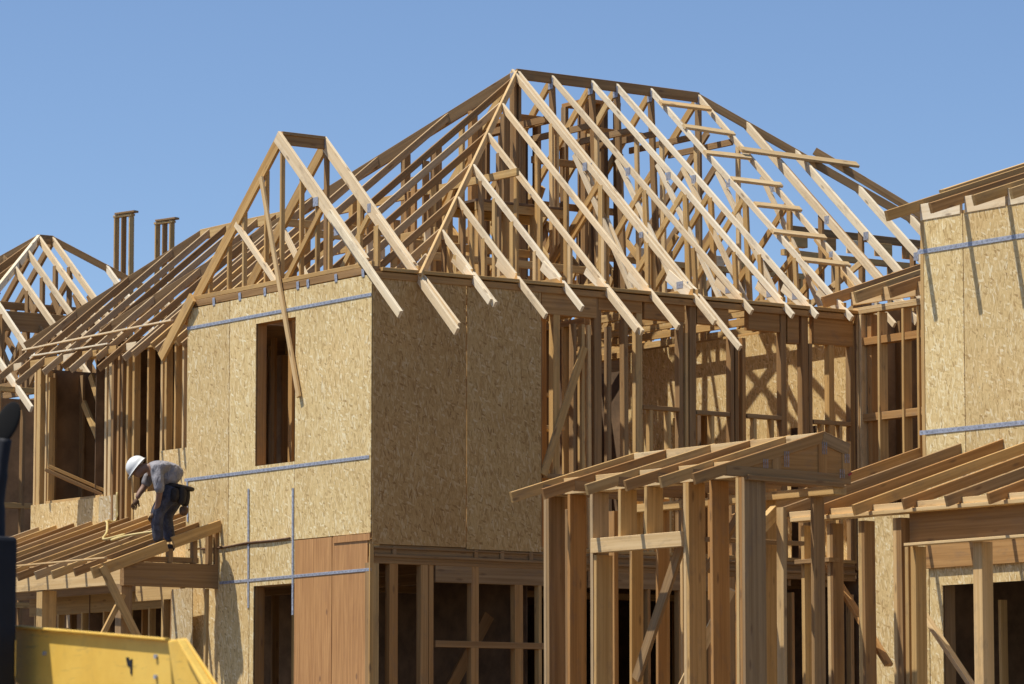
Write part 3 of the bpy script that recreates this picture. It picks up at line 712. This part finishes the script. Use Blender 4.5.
lum('header', C1, (CU + .02, -5.84, 3.772), (CU + .02, -7.2, 3.772), .09, .135, mat=TAN)
lum('top_plate', C1, (CU + .10, -5.05, 4.245), (CU + .10, -8.06, 4.245), DD, .036, mat=TAN)
lum('front_beam', C1, (CU - .01, -8.11, 4.222), (-.3, -8.11, 4.20), .05, .045, mat=AGED_SHADE)
lum('top_plate', C1, (-.32, -5.05, 4.17), (-.32, -8.1, 4.17), .14, .076, mat=FIR)
for k, v in enumerate((-5.09, -5.5, -5.9, -6.3, -6.7, -7.1)): stud(C1, -.32, v, .32, 4.205, d=.14, mat=random.choice((FIR, WARM)))
for v, m in ((-7.75, AGED_SHADE),): stud(C1, -.30, v, .32, 4.1, d=.13, w=.045, mat=m)
for u, v, m in ((-.75, -6.9, PALE), (-.55, -7.55, TAN)): lum('stud', C1, (u, v, .32), (u, v, 4.0), .10, .04, (-1, 0, 0), m, top=False)  # added pale boards, their colour stands in for sunlit patches
for u, m in ((-1.12, AGED_SHADE), (-.98, FIR), (-.80, AGED_SHADE), (-.60, WARM)): stud(C1, u, -5.1, .32, 4.1, along='v', d=.09, w=.05, mat=m)
lum('beam', C1, (-1.22, -7.3, 3.72), (-.1, -7.3, 3.72), .06, .04, mat=AGED_SHADE)
lum('beam', C1, (-1.0, -7.8, 3.86), (-.35, -7.2, 4.05), .05, .14, mat=FIR)
lum('diagonal_brace', C1, (-1.2, -7.9, 4.1), (-.9, -6.9, 3.5), .038, .09, mat=AGED_SHADE)
lum('diagonal_brace', C1, (CU + .30, -6.87, 3.72), (CU + .30, -6.15, 2.45), .038, .11, (0, -1, 0), AGED_SHADE)
lum('diagonal_brace', C1, (CU + .34, -7.38, 3.27), (CU + .34, -6.3, 1.95), .038, .09, (-1, 0, 1), TAN)
for k, v in enumerate((-6.2, -6.75)): lum('stud', C1, (-.6, v, .32), (-.6, v, 3.6), .04, .09, (-1, 0, 0), TAN, top=False)
zc = lambda u: 4.21 + .30 * (u + 1.98)
for k, v in enumerate((-5.35, -5.85, -6.52, -7.10, -7.61, -8.085)):
    m = (FIR, WARM, FIR, WARM, FIR, WARM)[k]
    t = lum('porch_truss', C1, (-1.99, v, zc(-1.99)), (-.5, v, zc(-.5)), .032, .10, mat=m)
    lum('short_top_chord', t, (-.5, v + .001, zc(-.5) - .004), (-.20, v + .001, zc(-.5) - .10), .038, .115, mat=AGED_SHADE)
    lum('bottom_chord', t, (-1.62, v - .001, 4.295), (-.20, v - .001, 4.275), .036, .09, mat=AGED_SHADE)
    for u in (-1.05, -.52, -.24): lum('web', t, (u, v + .002, 4.22), (u, v + .002, zc(min(u, -.5)) - .08), .034, .10, (1, 0, 0), WARM, top=False)
    if k == 5:
        prism('gusset', t, [(-1.55, v - .004, 4.25), (-.5, v - .004, zc(-.5) - .03), (-.215, v - .004, 4.50), (-.215, v - .004, 4.24)], (0, .01, 0), WARM, 0)
        for u, z, a in ((-1.18, 4.33, .04), (-.94, 4.38, .07), (-.50, 4.50, .055), (-.24, 4.42, .04), (-.30, 4.28, .04)):
            for q in range(3):
                lum('nail_plate', t, (u - .025 + q * .022, v - .022, z - a), (u - .025 + q * .022, v - .022, z + a), .005, .003, (0, -1, 0), STEEL)
    if k < 5:
        v2 = (-5.35, -5.85, -6.52, -7.10, -7.61, -8.085)[k + 1]
        lum('ridge_block', C1, (-.54, v - .02, zc(-.54) - .004), (-.54, v2 + .02, zc(-.54) - .004), .038, .10, mat=TAN)
        lum('eave_block', C1, (CU + .03, v - .02, 4.36), (CU + .03, v2 + .02, 4.36), .038, .11, mat=TAN)
lum('paint_mark', C1, (-.23, -8.107, 4.27), (-.19, -8.107, 4.29), .02, .004, (0, -1, 0), REDPAINT)

# ---- right porch: lean-to rafters on a beam
C2 = thing('porch_frame', 'lean-to porch frame at the lower right with long rafters rising to the sheathed wall', 'porch', (1.2, -8, 0))
box('foundation', C2, (.2, -12.5, 0), (2.6, -8.3, .3), CONCRETE)
zp = lambda u: 4.815 + .318 * (u - BU)
for k in range(11):
    v = -5.88 - .602 * k
    lo = .20 + jit(.05)
    lum('porch_rafter', C2, (lo, v, zp(lo)), (BU - .012, v, zp(BU - .012)), .032, .10, mat=(WARM, AGED_SHADE, WARM, FIR)[k % 4])
    if k: lum('eave_block', C2, (.42, v + .02, 4.052), (.42, v + .58, 4.052), .038, .055, mat=TAN)
lum('ledger', C2, (BU - .03, -6.0, 3.85), (BU - .03, -12, 3.85), .038, .24, mat=WARM)
for z in (3.995,): lum('top_plate', C2, (.47, -6.55, z), (.47, -12.4, z), .18, .038, mat=TAN)
lum('beam', C2, (.545, -8.1, 3.957), (.545, -12.4, 3.957), .10, .28, mat=AGED_SHADE)
lum('beam_packer', C2, (.39, -8.2, 3.675), (.39, -12.4, 3.675), .11, .025, mat=TAN)
for v, z1, w, m in ((-6.66, 3.92, .05, FIR), (-7.02, 3.92, .045, TAN), (-7.08, 3.92, .04, AGED_SHADE), (-7.47, 3.92, .05, FIR), (-7.52, 3.92, .05, AGED_SHADE), (-7.95, 3.92, .05, TAN), (-8.0, 3.92, .1, AGED_SHADE), (-8.12, 3.65, .05, FIR), (-8.2, 3.65, .07, FIR), (-9.06, 3.65, .12, TAN), (-10.3, 3.65, .12, TAN)):
    lum('porch_post', C2, (.44, v, .32), (.44, v + jit(.01), z1), w, .13, (-1, 0, 0), m)
lum('diagonal_brace', C2, (1.0, -7.5, 3.25), (1.0, -8.6, 2.1), .038, .10, (-1, 0, .3), TAN)
lum('diagonal_brace', C2, (.62, -6.7, 3.6), (.62, -7.6, 2.6), .038, .09, (-1, 0, 0), WARM)
lum('fire_block', C2, (.45, -6.6, 3.60), (.45, -7.1, 3.60), .13, .04, mat=AGED_SHADE)

# ---- left porch with the worker on it
C0 = thing('porch_frame', 'left lean-to porch roof frame with a worker standing on its rafters', 'porch', (-.7, 5, 0))
box('foundation', C0, (-1.35, 3.1, 0), (.0, 9.0, .3), CONCRETE)
z0r = lambda u: 4.49 + .36 * u
for k in range(13):
    v = 3.13 + k * .455
    lo = -1.66 + jit(.04)
    up_ = -.02 if v < 3.87 else .62
    if k == 0:
        lum('porch_rafter', C0, (lo, v, z0r(lo)), (-.72, v, z0r(-.72)), .04, .13, mat=FIR)
        lum('porch_rafter', C0, (-.66, v - .04, z0r(-.66) + .01), (-.03, v - .04, z0r(-.03)), .04, .13, mat=FIR)
    else:
        lum('porch_rafter', C0, (lo, v, z0r(lo)), (up_, v, z0r(up_)), .030, .095, mat=(GREYFIR, AGED_SHADE, FIR)[k % 3])
    lum('eave_block', C0, (-1.2, v + .02, 4.01), (-1.2, v + .435, 4.01), .04, .05, mat=TAN)
lum('header', C0, (-1.19, 3.2, 3.955), (-1.19, 9.0, 3.955), .09, .235, mat=TAN)
lum('side_beam', C0, (-1.24, 3.18, 3.975), (-.02, 3.18, 3.975), .09, .27, mat=AGED_SHADE)
lum('side_plate', C0, (-1.0, 3.22, 4.045), (-.25, 3.22, 4.045), .09, .06, mat=AGED_SHADE)
for u in (-.98, -.62, -.3, -.1): lum('cripple_stud', C0, (u, 3.2, 3.98), (u, 3.2, z0r(u) - .13), .06, .07, (0, 1, 0), AGED_SHADE, top=False)
stud(C0, -.03, 3.16, 3.7, 4.45, d=.05, w=.05, mat=AGED_SHADE, name='cripple_stud')
post(C0, 3.26, .3, 3.72, u=-1.24, d=.14, w=.14, mat=AGED_SHADE, name='porch_post')
post(C0, 5.12, .3, 3.72, u=-1.23, d=.19, w=.14, mat=FIR, name='porch_post')
post(C0, 7.0, .3, 3.72, u=-1.23, d=.19, w=.14, mat=FIR, name='porch_post')
lum('diagonal_brace', C0, (-1.50, 3.10, 3.93), (-.98, 3.10, 3.05), .038, .09, (1, 0, .5), FIR)
lum('diagonal_brace', C0, (-1.27, 3.14, 3.62), (-1.62, 3.14, 3.0), .038, .06, (-1, 0, .5), FIR)
lum('lath_strip', C0, (-1.55, 3.0, zl(0) * 0 + z0r(-1.4) + .02), (-1.30, 8.6, z0r(-1.3) + .01), .035, .018, mat=TAN)

# ================================================================== FAR HOUSE (left edge)
E = thing('framed_house', 'distant house frame at the left edge with a bare hipped truss roof', 'house', (6.2, 19, 0))
EU0, EU1, EU2, EV0, EVR, EZ = 2.4, 6.2, 6.45, 15.4, 19.0, 10.1
EP = .783
EPL = 7.28
ez = lambda v: EPL + EP * (v - EV0)
box('foundation', E, (2.4, 15.5, 0), (10.2, 22, .3), CONCRETE)
lum('ridge_board', E, (EU1, EVR, EZ), (EU2, EVR, EZ), .045, .14, mat=AGED_SHADE)
lum('hip_rafter', E, (EU1, EVR, EZ), (EU0, EV0, EPL), .05, .12, mat=PALE)
lum('hip_rafter', E, (EU1, EVR, EZ), (EU0, 22.6, EPL), .05, .12, mat=AGED_SHADE)
EUR = EU2 + 3.9
lum('hip_rafter', E, (EU2, EVR, EZ), (EUR, EV0, EPL), .05, .11, mat=AGED_SHADE)
for k, u in enumerate((3.3, 3.95, 4.6, 5.35, 5.8, 6.2, 6.45, 7.1, 7.75, 8.3, 8.9)):
    vh = EV0 + (EVR - EV0) * min(1, (u - EU0) / (EU1 - EU0)) if u <= EU2 else EV0 + (EVR - EV0) * (EUR - u) / (EUR - EU2)
    t = lum('roof_truss', E, (u, vh, ez(vh)), (u, EV0 - .45, ez(EV0 - .45)), .04, .105, mat=PALE)
    lum('bottom_chord', t, (u, EV0, EPL + .05), (u, 22.4, EPL + .05), .04, .09, mat=AGED_SHADE)
    n = 3 if vh > 17 else 1
    for q in range(n):
        vq = EV0 + (vh - EV0) * (q + .7) / (n + .2)
        lum('web', t, (u, vq, EPL + .05), (u, vq, ez(vq) - .12), .05, .10, (0, 1, 0), AGED_SHADE, top=False)
    if u in (6.2, 6.45, 5.35, 4.6, 7.75, 5.8, 7.1, 8.3):
        vr_ = 38 - vh
        lum('top_chord', t, (u, vr_, ez(vh)), (u, 22.6, EPL), .05, .12, mat=AGED_SHADE)
        for a, b in ((16.6, 17.8), (18.9, 17.5), (19.1, 20.6), (21.5, 20.4)):
            lum('web', t, (u + .02, a, EPL + .05), (u + .02, b, min(ez(vh), ez(b) if b < EVR else 2 * EZ - ez(b)) - .1), .05, .1, mat=AGED_SHADE)
for k, v in enumerate((16.2, 16.9, 17.6, 18.3, 18.9, 19.6, 20.3)):
    u = EU0 + (EU1 - EU0) * (v - EV0) / (EVR - EV0) if v <= EVR else EU0 + (EU1 - EU0) * (22.6 - v) / 3.6
    lum('jack_rafter', E, (u, v, EPL + .742 * (u - EU0)), (EU0 - .5, v, EPL - .37), .045, .12, mat=AGED_SHADE)
lum('attic_beam', E, (3.0, 17.4, 8.62), (6.2, 17.4, 8.62), .08, .30, mat=AGED_SHADE)
lum('attic_beam', E, (3.8, 18.4, 8.9), (7.4, 18.4, 8.9), .06, .12, mat=AGED_SHADE)
for k in range(16): stud(E, 2.45 + k * .41, 15.5, .3, 7.2, along='v', mat=random.choice((FIR, PALE, AGED_SHADE)), w=.05)
for k in range(10): stud(E, 2.45, 15.6 + k * .6, .3, 7.2, mat=random.choice((FIR, PALE)), w=.05)
for z in (7.25, 5.55, 4.1, 3.75): lum('plate', E, (2.4, 15.5, z), (9.0, 15.5, z), .09, .08, mat=FIR)
for z in (7.25, 4.1): lum('plate', E, (2.45, 15.5, z), (2.45, 22, z), .09, .08, mat=FIR)
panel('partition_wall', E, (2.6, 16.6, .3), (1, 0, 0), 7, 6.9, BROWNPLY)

# ---- two flue chases standing above the roofs further back
for name_lbl, cu, cv, zt in (('taller three-stud chimney chase frame against the sky, left of its twin', 9.66, 22.62, 11.17), ('shorter three-stud chimney chase frame just left of the dark rafters', 10.22, 22.2, 11.05)):
    c = thing('chimney_chase', name_lbl, 'chimney frame', (cu, cv, 0), 'chimney chase frames above the far roofs')
    for k in range(3): stud(c, cu + k * .055, cv - k * .155, .0, zt - .08, d=.09, w=.04, mat=(FIR, AGED_SHADE, FIR)[k])
    lum('top_plate', c, (cu - .01, cv + .04, zt - .04), (cu + .12, cv - .35, zt - .035), .10, .04, mat=FIR)
    lum('top_plate', c, (cu + .0, cv + .0, zt), (cu + .14, cv - .42, zt + .01), .12, .034, mat=AGED_SHADE)

# ================================================================== LOOSE THINGS
LG = 'thin lath strips lying across the left rafters'
def loose(name, label, cat, p0, p1, w, d, mat, up=UP, group=None):
    o = lum(name, None, p0, p1, w, d, up, mat); return tag(o, label, cat, group)
loose('lath_strip', 'upper of two thin pale strips lying across the left roof rafters', 'wood strip', (.46, 8.75, zl(.46) + .03), (.50, 5.1, zl(.50) + .03), .04, .02, PALE, group=LG)
loose('lath_strip', 'lower, shorter of two thin pale strips lying across the left roof rafters', 'wood strip', (.30, 8.2, zl(.30) + .03), (.26, 6.2, zl(.26) + .03), .04, .02, PALE, group=LG)
loose('loose_board', 'long board lying level across the right slope rafters, its end sticking out into the sky', 'board', (7.1, 2.46, zf(2.46) + .09), (9.05, 2.50, zf(2.46) + .08), .10, .036, TAN, (0, -.66, .75))
st = 'planks stacked on the sill of the left opening'
for k, (du, dz, w_, lab) in enumerate(((0, 0, .26, 'lower of the two planks slanting out of the left upper opening'), (.05, .045, .30, 'upper of the two planks slanting out of the left upper opening'))):
    loose('loose_plank', lab, 'plank', (.22 + du, 7.64, 5.37 + dz), (.80 + du, 7.24, 5.06 + dz), w_, .04, (AGED_SHADE, FIR)[k], group=st)
p = panel('panel_offcut', None, (-.15, 3.92, .3), (.03, -1, 0), .44, 3.42, OSB_GREY); tag(p, 'grey strand board offcut standing upright under the left porch', 'board offcut')
loose('loose_board', 'dark narrow board standing upright left of the grey offcut', 'board', (-.16, 4.0, .3), (-.14, 3.95, 3.7), .05, .04, AGED_SHADE, (-1, 0, 0))
loose('loose_board', 'pale narrow board standing upright right of the grey offcut', 'board', (-.16, 3.2, .3), (-.13, 3.22, 3.7), .04, .04, FIR, (-1, 0, 0))
h = tube('air_hose', None, [(.60, 6.55, 5.03), (.61, 6.57, 4.7), (.40, 6.45, 4.66), (.1, 5.9, 4.60), (-.3, 5.2, 4.44), (-.62, 4.7, 4.32), (-.55, 4.35, 4.36), (-.8, 4.2, 4.28), (-.75, 3.9, 4.32), (-.55, 3.62, 4.36)], .014, HOSE)
tag(h, 'thin yellow air hose trailing over the left porch rafters', 'hose')
hs = tube('air_hose', None, [(-.022, 3.5, 4.17), (-.024, 3.0, 4.165), (-.024, 2.5, 4.19), (-.026, 2.0, 4.19), (-.022, 1.6, 4.20)], .012, LEATHER)
tag(hs, 'dark reddish cord running level across the sunlit wall', 'cord')

# ================================================================== WORKER
FW = Vector((-.814, .581, 0)); SD = Vector((-.581, -.814, 0))
PF = Vector((-.70, 3.30, 4.185)); KM = .95
def wp(f, s, z): return PF + FW * f * KM + SD * s * KM + UP * z * KM
man = thing('person', 'worker in white hard hat and grey shirt bending forward on the left porch roof', 'person', PF)
def skinned(name, chains, mat, parent, levels=2):
    """chains: list of [(point, radius), ...]; a point of a later chain that equals an earlier one is joined to it"""
    pts, rad, edges, idx = [], [], [], {}
    for ch in chains:
        prev = None
        for (q, r) in ch:
            key = tuple(round(x, 4) for x in q)
            if key not in idx: idx[key] = len(pts); pts.append(Vector(q)); rad.append(r)
            if prev is not None and prev != idx[key]: edges.append((prev, idx[key]))
            prev = idx[key]
    me = bpy.data.meshes.new(name); me.from_pydata(pts, edges, []); me.materials.append(mat)
    o = bpy.data.objects.new(name, me); place(o, Matrix.Identity(4), parent)
    sk = o.modifiers.new('skin', 'SKIN'); sk.use_smooth_shade = True
    for i, d in enumerate(me.skin_vertices[0].data):
        r = rad[i]; d.radius = r if isinstance(r, tuple) else (r, r)
    me.skin_vertices[0].data[0].use_root = True
    sb = o.modifiers.new('sub', 'SUBSURF'); sb.levels = levels; sb.render_levels = levels
    return o
pel = wp(-.19, .0, .73); chest = wp(.02, .05, .90); neck = wp(.13, .08, .93); headc = wp(.24, .09, .885)
nsh = wp(.02, .24, .875); fsh = wp(.10, -.10, .875)
# skin: head, neck, forearms and hands grow out of one body
body = skinned('body', [
    [(pel, .09), (chest, .10), (neck, .055), (headc, .085), (wp(.285, .09, .80), .06)],
    [(chest, .10), (nsh, .06), (wp(-.03, .27, .62), .042), (wp(.0, .20, .45), .034), (wp(.03, .17, .39), .03)],
    [(chest, .10), (fsh, .06), (wp(.19, -.13, .70), .042), (wp(.255, -.06, .60), .032), (wp(.27, -.05, .545), .03)],
    [(pel, .09), (wp(-.10, .11, .56), .07), (wp(.02, .14, .36), .05)],
    [(pel, .09), (wp(-.18, -.10, .54), .07), (wp(-.06, -.18, .36), .05)]], SKIN, man)
shirt = skinned('shirt', [
    [(wp(-.235, .0, .74), .15), (wp(-.14, .02, .84), .165), (wp(-.02, .05, .91), .165), (wp(.08, .07, .92), .10)],
    [(wp(-.02, .05, .91), .165), (wp(.02, .23, .87), .085), (wp(-.02, .275, .70), .068), (wp(-.035, .275, .58), .058)],
    [(wp(-.02, .05, .91), .165), (wp(.09, -.11, .88), .085), (wp(.165, -.13, .76), .065), (wp(.19, -.125, .70), .056)]], SHIRT, body)
trs = skinned('trousers', [
    [(wp(-.23, .0, .74), .15), (wp(-.20, .02, .62), .155), (wp(-.10, .11, .56), .105), (wp(.02, .14, .36), .085), (wp(.01, .11, .20), .07), (wp(-.005, .08, .02), .065)],
    [(wp(-.20, .02, .62), .155), (wp(-.18, -.10, .54), .10), (wp(-.06, -.18, .36), .085), (wp(-.12, -.22, .04), .065)]], DENIM, body)
for f, s in ((.0, .08), (-.12, -.22)):
    skinned('boot', [[(wp(f - .06, s, -.03), .045), (wp(f + .02, s, -.02), .05), (wp(f + .13, s, -.05), .035)]], BOOT, man)
# hands: palm + five fingers
def hand(c, d, n, mat):
    c, d, n = Vector(c), Vector(d).normalized(), Vector(n).normalized(); s = d.cross(n).normalized()
    ch = [[(c, .026), (c + d * .05, .034), (c + d * .085, .03)]]
    for k, (o, l) in enumerate(((-.027, .06), (-.009, .07), (.009, .067), (.027, .052))):
        r0 = c + d * .08 + s * o
        ch.append([(c + d * .085, .03), (r0, .011), (r0 + d * l * .6 - n * .012, .009), (r0 + d * l * .8 - n * .04, .008)])
    ch.append([(c + d * .05, .034), (c + d * .045 - s * .035, .012), (c + d * .085 - s * .055 - n * .02, .010)])
    return skinned('hand', ch, mat, body, 1)
hand(wp(.03, .17, .39), FW * .5 - UP, SD, LEATHER)
hand(wp(.27, -.05, .56), FW * .35 - UP, SD, LEATHER)
# hard hat, tipped forward with the head
def hard_hat():
    bm = bmesh.new(); bmesh.ops.create_uvsphere(bm, u_segments=28, v_segments=16, radius=.115)
    bmesh.ops.scale(bm, vec=(1.12, .92, 1.0), verts=bm.verts)
    bmesh.ops.delete(bm, geom=[v for v in bm.verts if v.co.z < -.022], context='VERTS')
    edge = [e for e in bm.edges if e.is_boundary]
    r = bmesh.ops.extrude_edge_only(bm, edges=edge)
    for v in [g_ for g_ in r['geom'] if isinstance(g_, bmesh.types.BMVert)]:
        a = math.atan2(v.co.y, v.co.x); k = 1.10 + (.32 if abs(a) < .9 else 0) * math.cos(a)
        v.co.x *= k; v.co.y *= 1.1; v.co.z -= .012
    # ridge on the crown
    for v in bm.verts:
        if abs(v.co.y) < .02 and v.co.z > .03: v.co.z += .008
    bmesh.ops.solidify(bm, geom=bm.faces[:], thickness=.004)
    x = (FW * .62 - UP * .78).normalized(); y = UP.cross(FW).normalized(); z = x.cross(y).normalized()
    if z.z < 0: y = -y; z = x.cross(y)
    M = Matrix((x, y, z)).transposed().to_4x4(); M.translation = headc + FW * .02 + UP * .035
    o = obj('hard_hat', bm, HELMET, body, M, True)
    bm2 = bmesh.new(); bmesh.ops.create_cube(bm2, size=1); bmesh.ops.scale(bm2, vec=(.012, .06, .025), verts=bm2.verts)
    M2 = M @ Matrix.Translation((.02, .112 if False else -.107, .0)) @ Matrix.Rotation(math.pi / 2, 4, 'Z')
    obj('hat_sticker', bm2, GREEN, o, M2)
hard_hat()
# face under the brim: nose, ears
for q, r in (((.335, .09, .845), .018),):
    skinned('nose', [[(wp(.315, .09, .855), .02), (wp(*q), .016)]], SKIN, body, 1)
# tool belt with pouches at the back
belt = tube('tool_belt', body, [wp(-.23 + .165 * math.cos(a), .155 * math.sin(a), .69 + .03 * math.cos(a)) for a in [k * math.pi / 6 for k in range(13)]], .024, DARKLEATHER)
for (f, s, z, hgt, m) in ((-.28, .12, .58, .24, DARKLEATHER), (-.31, -.02, .57, .24, DARKLEATHER), (-.20, .17, .58, .20, DARKLEATHER), (-.30, .06, .40, .13, LEATHER)):
    skinned('tool_pouch', [[(wp(f, s, z + hgt / 2), .05), (wp(f, s, z), .062), (wp(f + .01, s, z - hgt / 2), .045)]], m, belt, 1)

# ================================================================== MACHINE at the lower left
TH = thing('telehandler', 'yellow telehandler boom with black cab pillar and mirror at the lower left corner', 'telehandler', (-15, -17, 0))
BX = -14.0
def bp(v, z, u=BX): return (u, v, z)
boom = prism('boom', TH, [bp(-17.9, 2.31), bp(-18.23, 2.29), bp(-19.62, 2.19), bp(-19.74, 1.35), bp(-19.5, 1.38), bp(-18.12, 2.075), bp(-17.9, 2.15)], (.09, .0, 0), YELLOW, .008)
lum('boom_lip', boom, (BX - .012, -17.9, 2.318), (BX - .012, -18.23, 2.298), .03, .012, mat=YELLOW)
lum('boom_lip', boom, (BX - .012, -18.23, 2.298), (BX - .012, -19.63, 2.197), .03, .012, mat=YELLOW)
for a, z in ((-18.5, 2.16), (-19.52, 2.12), (-19.52, 2.03)):
    bmb = bmesh.new(); bmesh.ops.create_cone(bmb, cap_ends=True, segments=6, radius1=.011, radius2=.011, depth=.012)
    obj('bolt', bmb, STEEL, boom, Matrix.Translation((BX - .006, a, z)) @ Matrix.Rotation(math.pi / 2, 4, 'Y'))
prism('boom_head', TH, [(-14.02, -19.64, 2.185), (-14.025, -19.80, 2.195), (-14.03, -20.10, 1.965), (-14.03, -20.5, 1.5), (-14.02, -19.86, 1.5)], (.014, 0, 0), YELLOW, .008)
prism('boom_rib', TH, [(-14.021, -19.79, 2.19), (-14.03, -19.815, 2.185), (-14.035, -20.13, 1.93), (-14.035, -20.09, 1.92)], (-.05, -.01, 0), YELLOW, .008)
for pts in (((-19.245, 2.135), (-19.275, 2.135), (-19.30, 2.075), (-19.262, 2.085)), ((-19.29, 2.12), (-19.315, 2.125), (-19.315, 2.03), (-19.295, 2.035))):
    prism('boom_marking', boom, [(BX - .0035, -19.27 + (a + 19.27) * .8, 2.085 + (z - 2.085) * .75) for a, z in pts], (.002, 0, 0), BLACK, 0)
lum('boom_extension', TH, (-13.85, -17.9, 2.30), (-13.85, -13.6, 2.55), .26, .22, mat=YELLOW)
# cab with pillar and mirror
box('cab_pillar', TH, (-14.36, -18.43, 1.5), (-14.112, -18.14, 2.70), NAVY, .02)
box('pillar_base', TH, (-14.34, -18.36, .8), (-14.16, -17.9, 2.46), BLACK, .02)
for (u, v) in ((-14.3, -17.75), (-14.3, -16.4), (-15.7, -17.75), (-15.7, -16.4)):
    lum('cab_post', TH, (u, v, 1.1), (u, v, 3.5), .09, .09, (1, 0, 0), BLACK, top=False)
box('cab_roof', TH, (-15.8, -17.85, 3.45), (-14.2, -16.3, 3.55), BLACK, .03)
box('seat', TH, (-15.3, -17.2, 1.1), (-14.7, -16.7, 1.55), BLACK, .05)
arm = tube('mirror_arm', TH, [(-14.17, -18.32, 2.66), (-14.17, -18.32, 2.86), (-14.155, -18.33, 3.02), (-14.14, -18.34, 3.16)], [.042] * 5 + [.036] * 5 + [.03] * 6, NAVY, 10)
bm = bmesh.new(); bmesh.ops.create_uvsphere(bm, u_segments=24, v_segments=14, radius=1)
bmesh.ops.scale(bm, vec=(.008, .058, .108), verts=bm.verts)
x = Vector((-.75, -.6, .1)).normalized(); rt_ = x.cross(UP).normalized()
zz = (UP * .92 + rt_ * -.30).normalized() if False else (UP * .90 + Vector((.79, -.61, 0)) * .40).normalized()
y = zz.cross(x).normalized(); zz = x.cross(y)
M = Matrix((x, y, zz)).transposed().to_4x4(); M.translation = Vector((-14.135, -18.34, 3.235))
obj('mirror', bm, GLASS, arm, M, True)
box('chassis', TH, (-15.9, -18.6, .55), (-13.9, -13.2, 1.1), YELLOW, .05)
box('engine_cover', TH, (-14.2, -17.0, 1.1), (-13.55, -13.4, 1.9), YELLOW, .06)
for u in (-16.0, -13.9):
    for v in (-17.9, -14.2):
        bm = bmesh.new(); bmesh.ops.create_cone(bm, cap_ends=True, segments=36, radius1=.6, radius2=.6, depth=.42)
        bmesh.ops.bevel(bm, geom=[e for e in bm.edges if e.calc_length() < .2], offset=.06, segments=3, affect='EDGES')
        M = Matrix.Rotation(math.pi / 2, 4, 'Y'); M.translation = (u, v, .6)
        wh = obj('wheel', bm, RUBBER, TH, M)
        bm = bmesh.new(); bmesh.ops.create_cone(bm, cap_ends=True, segments=24, radius1=.3, radius2=.24, depth=.46)
        obj('rim', bm, YELLOW, wh, M)

# ================================================================== light, sky, camera
sun_dir = Vector((-.42, .22, 1)).normalized()          # towards the sun
elev = math.asin(sun_dir.z); az = math.atan2(sun_dir.x, sun_dir.y)   # clockwise from +Y
sd = bpy.data.lights.new('sun', 'SUN'); sd.energy = 5.0; sd.angle = math.radians(.53); sd.color = (1, .945, .85)
so = bpy.data.objects.new('sun', sd); col.objects.link(so); so.location = (0, 0, 40)
so.rotation_euler = (-sun_dir).to_track_quat('-Z', 'Y').to_euler()
wd = bpy.data.worlds.new('World'); scene.world = wd; wd.use_nodes = True
nt = wd.node_tree; nt.nodes.clear()
wo = nt.nodes.new('ShaderNodeOutputWorld'); bg = nt.nodes.new('ShaderNodeBackground'); sk = nt.nodes.new('ShaderNodeTexSky')
sk.sky_type = 'NISHITA'; sk.sun_disc = False; sk.sun_elevation = elev; sk.sun_rotation = az
sk.air_density = .7; sk.dust_density = .5; sk.ozone_density = 4.2; sk.altitude = 0
nt.links.new(sk.outputs[0], bg.inputs[0]); nt.links.new(bg.outputs[0], wo.inputs[0]); bg.inputs[1].default_value = .14

cam = bpy.data.cameras.new('camera'); co = bpy.data.objects.new('camera', cam); col.objects.link(co)
cam.sensor_width = 36; cam.lens = 3830 * 36 / 1024; cam.clip_start = .5; cam.clip_end = 6000
cam.dof.use_dof = True; cam.dof.focus_distance = 43.0; cam.dof.aperture_fstop = 7.1
th, pt = math.radians(35.5), math.radians(6.45018)
co.location = (-22.5697, -34.2326, 1.6)
co.rotation_euler = (math.pi / 2 + pt, 0, -th)
scene.camera = co
scene.view_settings.view_transform = 'Standard'; scene.view_settings.look = 'None'
scene.view_settings.exposure = 0; scene.view_settings.gamma = 1
scene.cycles.max_bounces = 6; scene.cycles.diffuse_bounces = 3
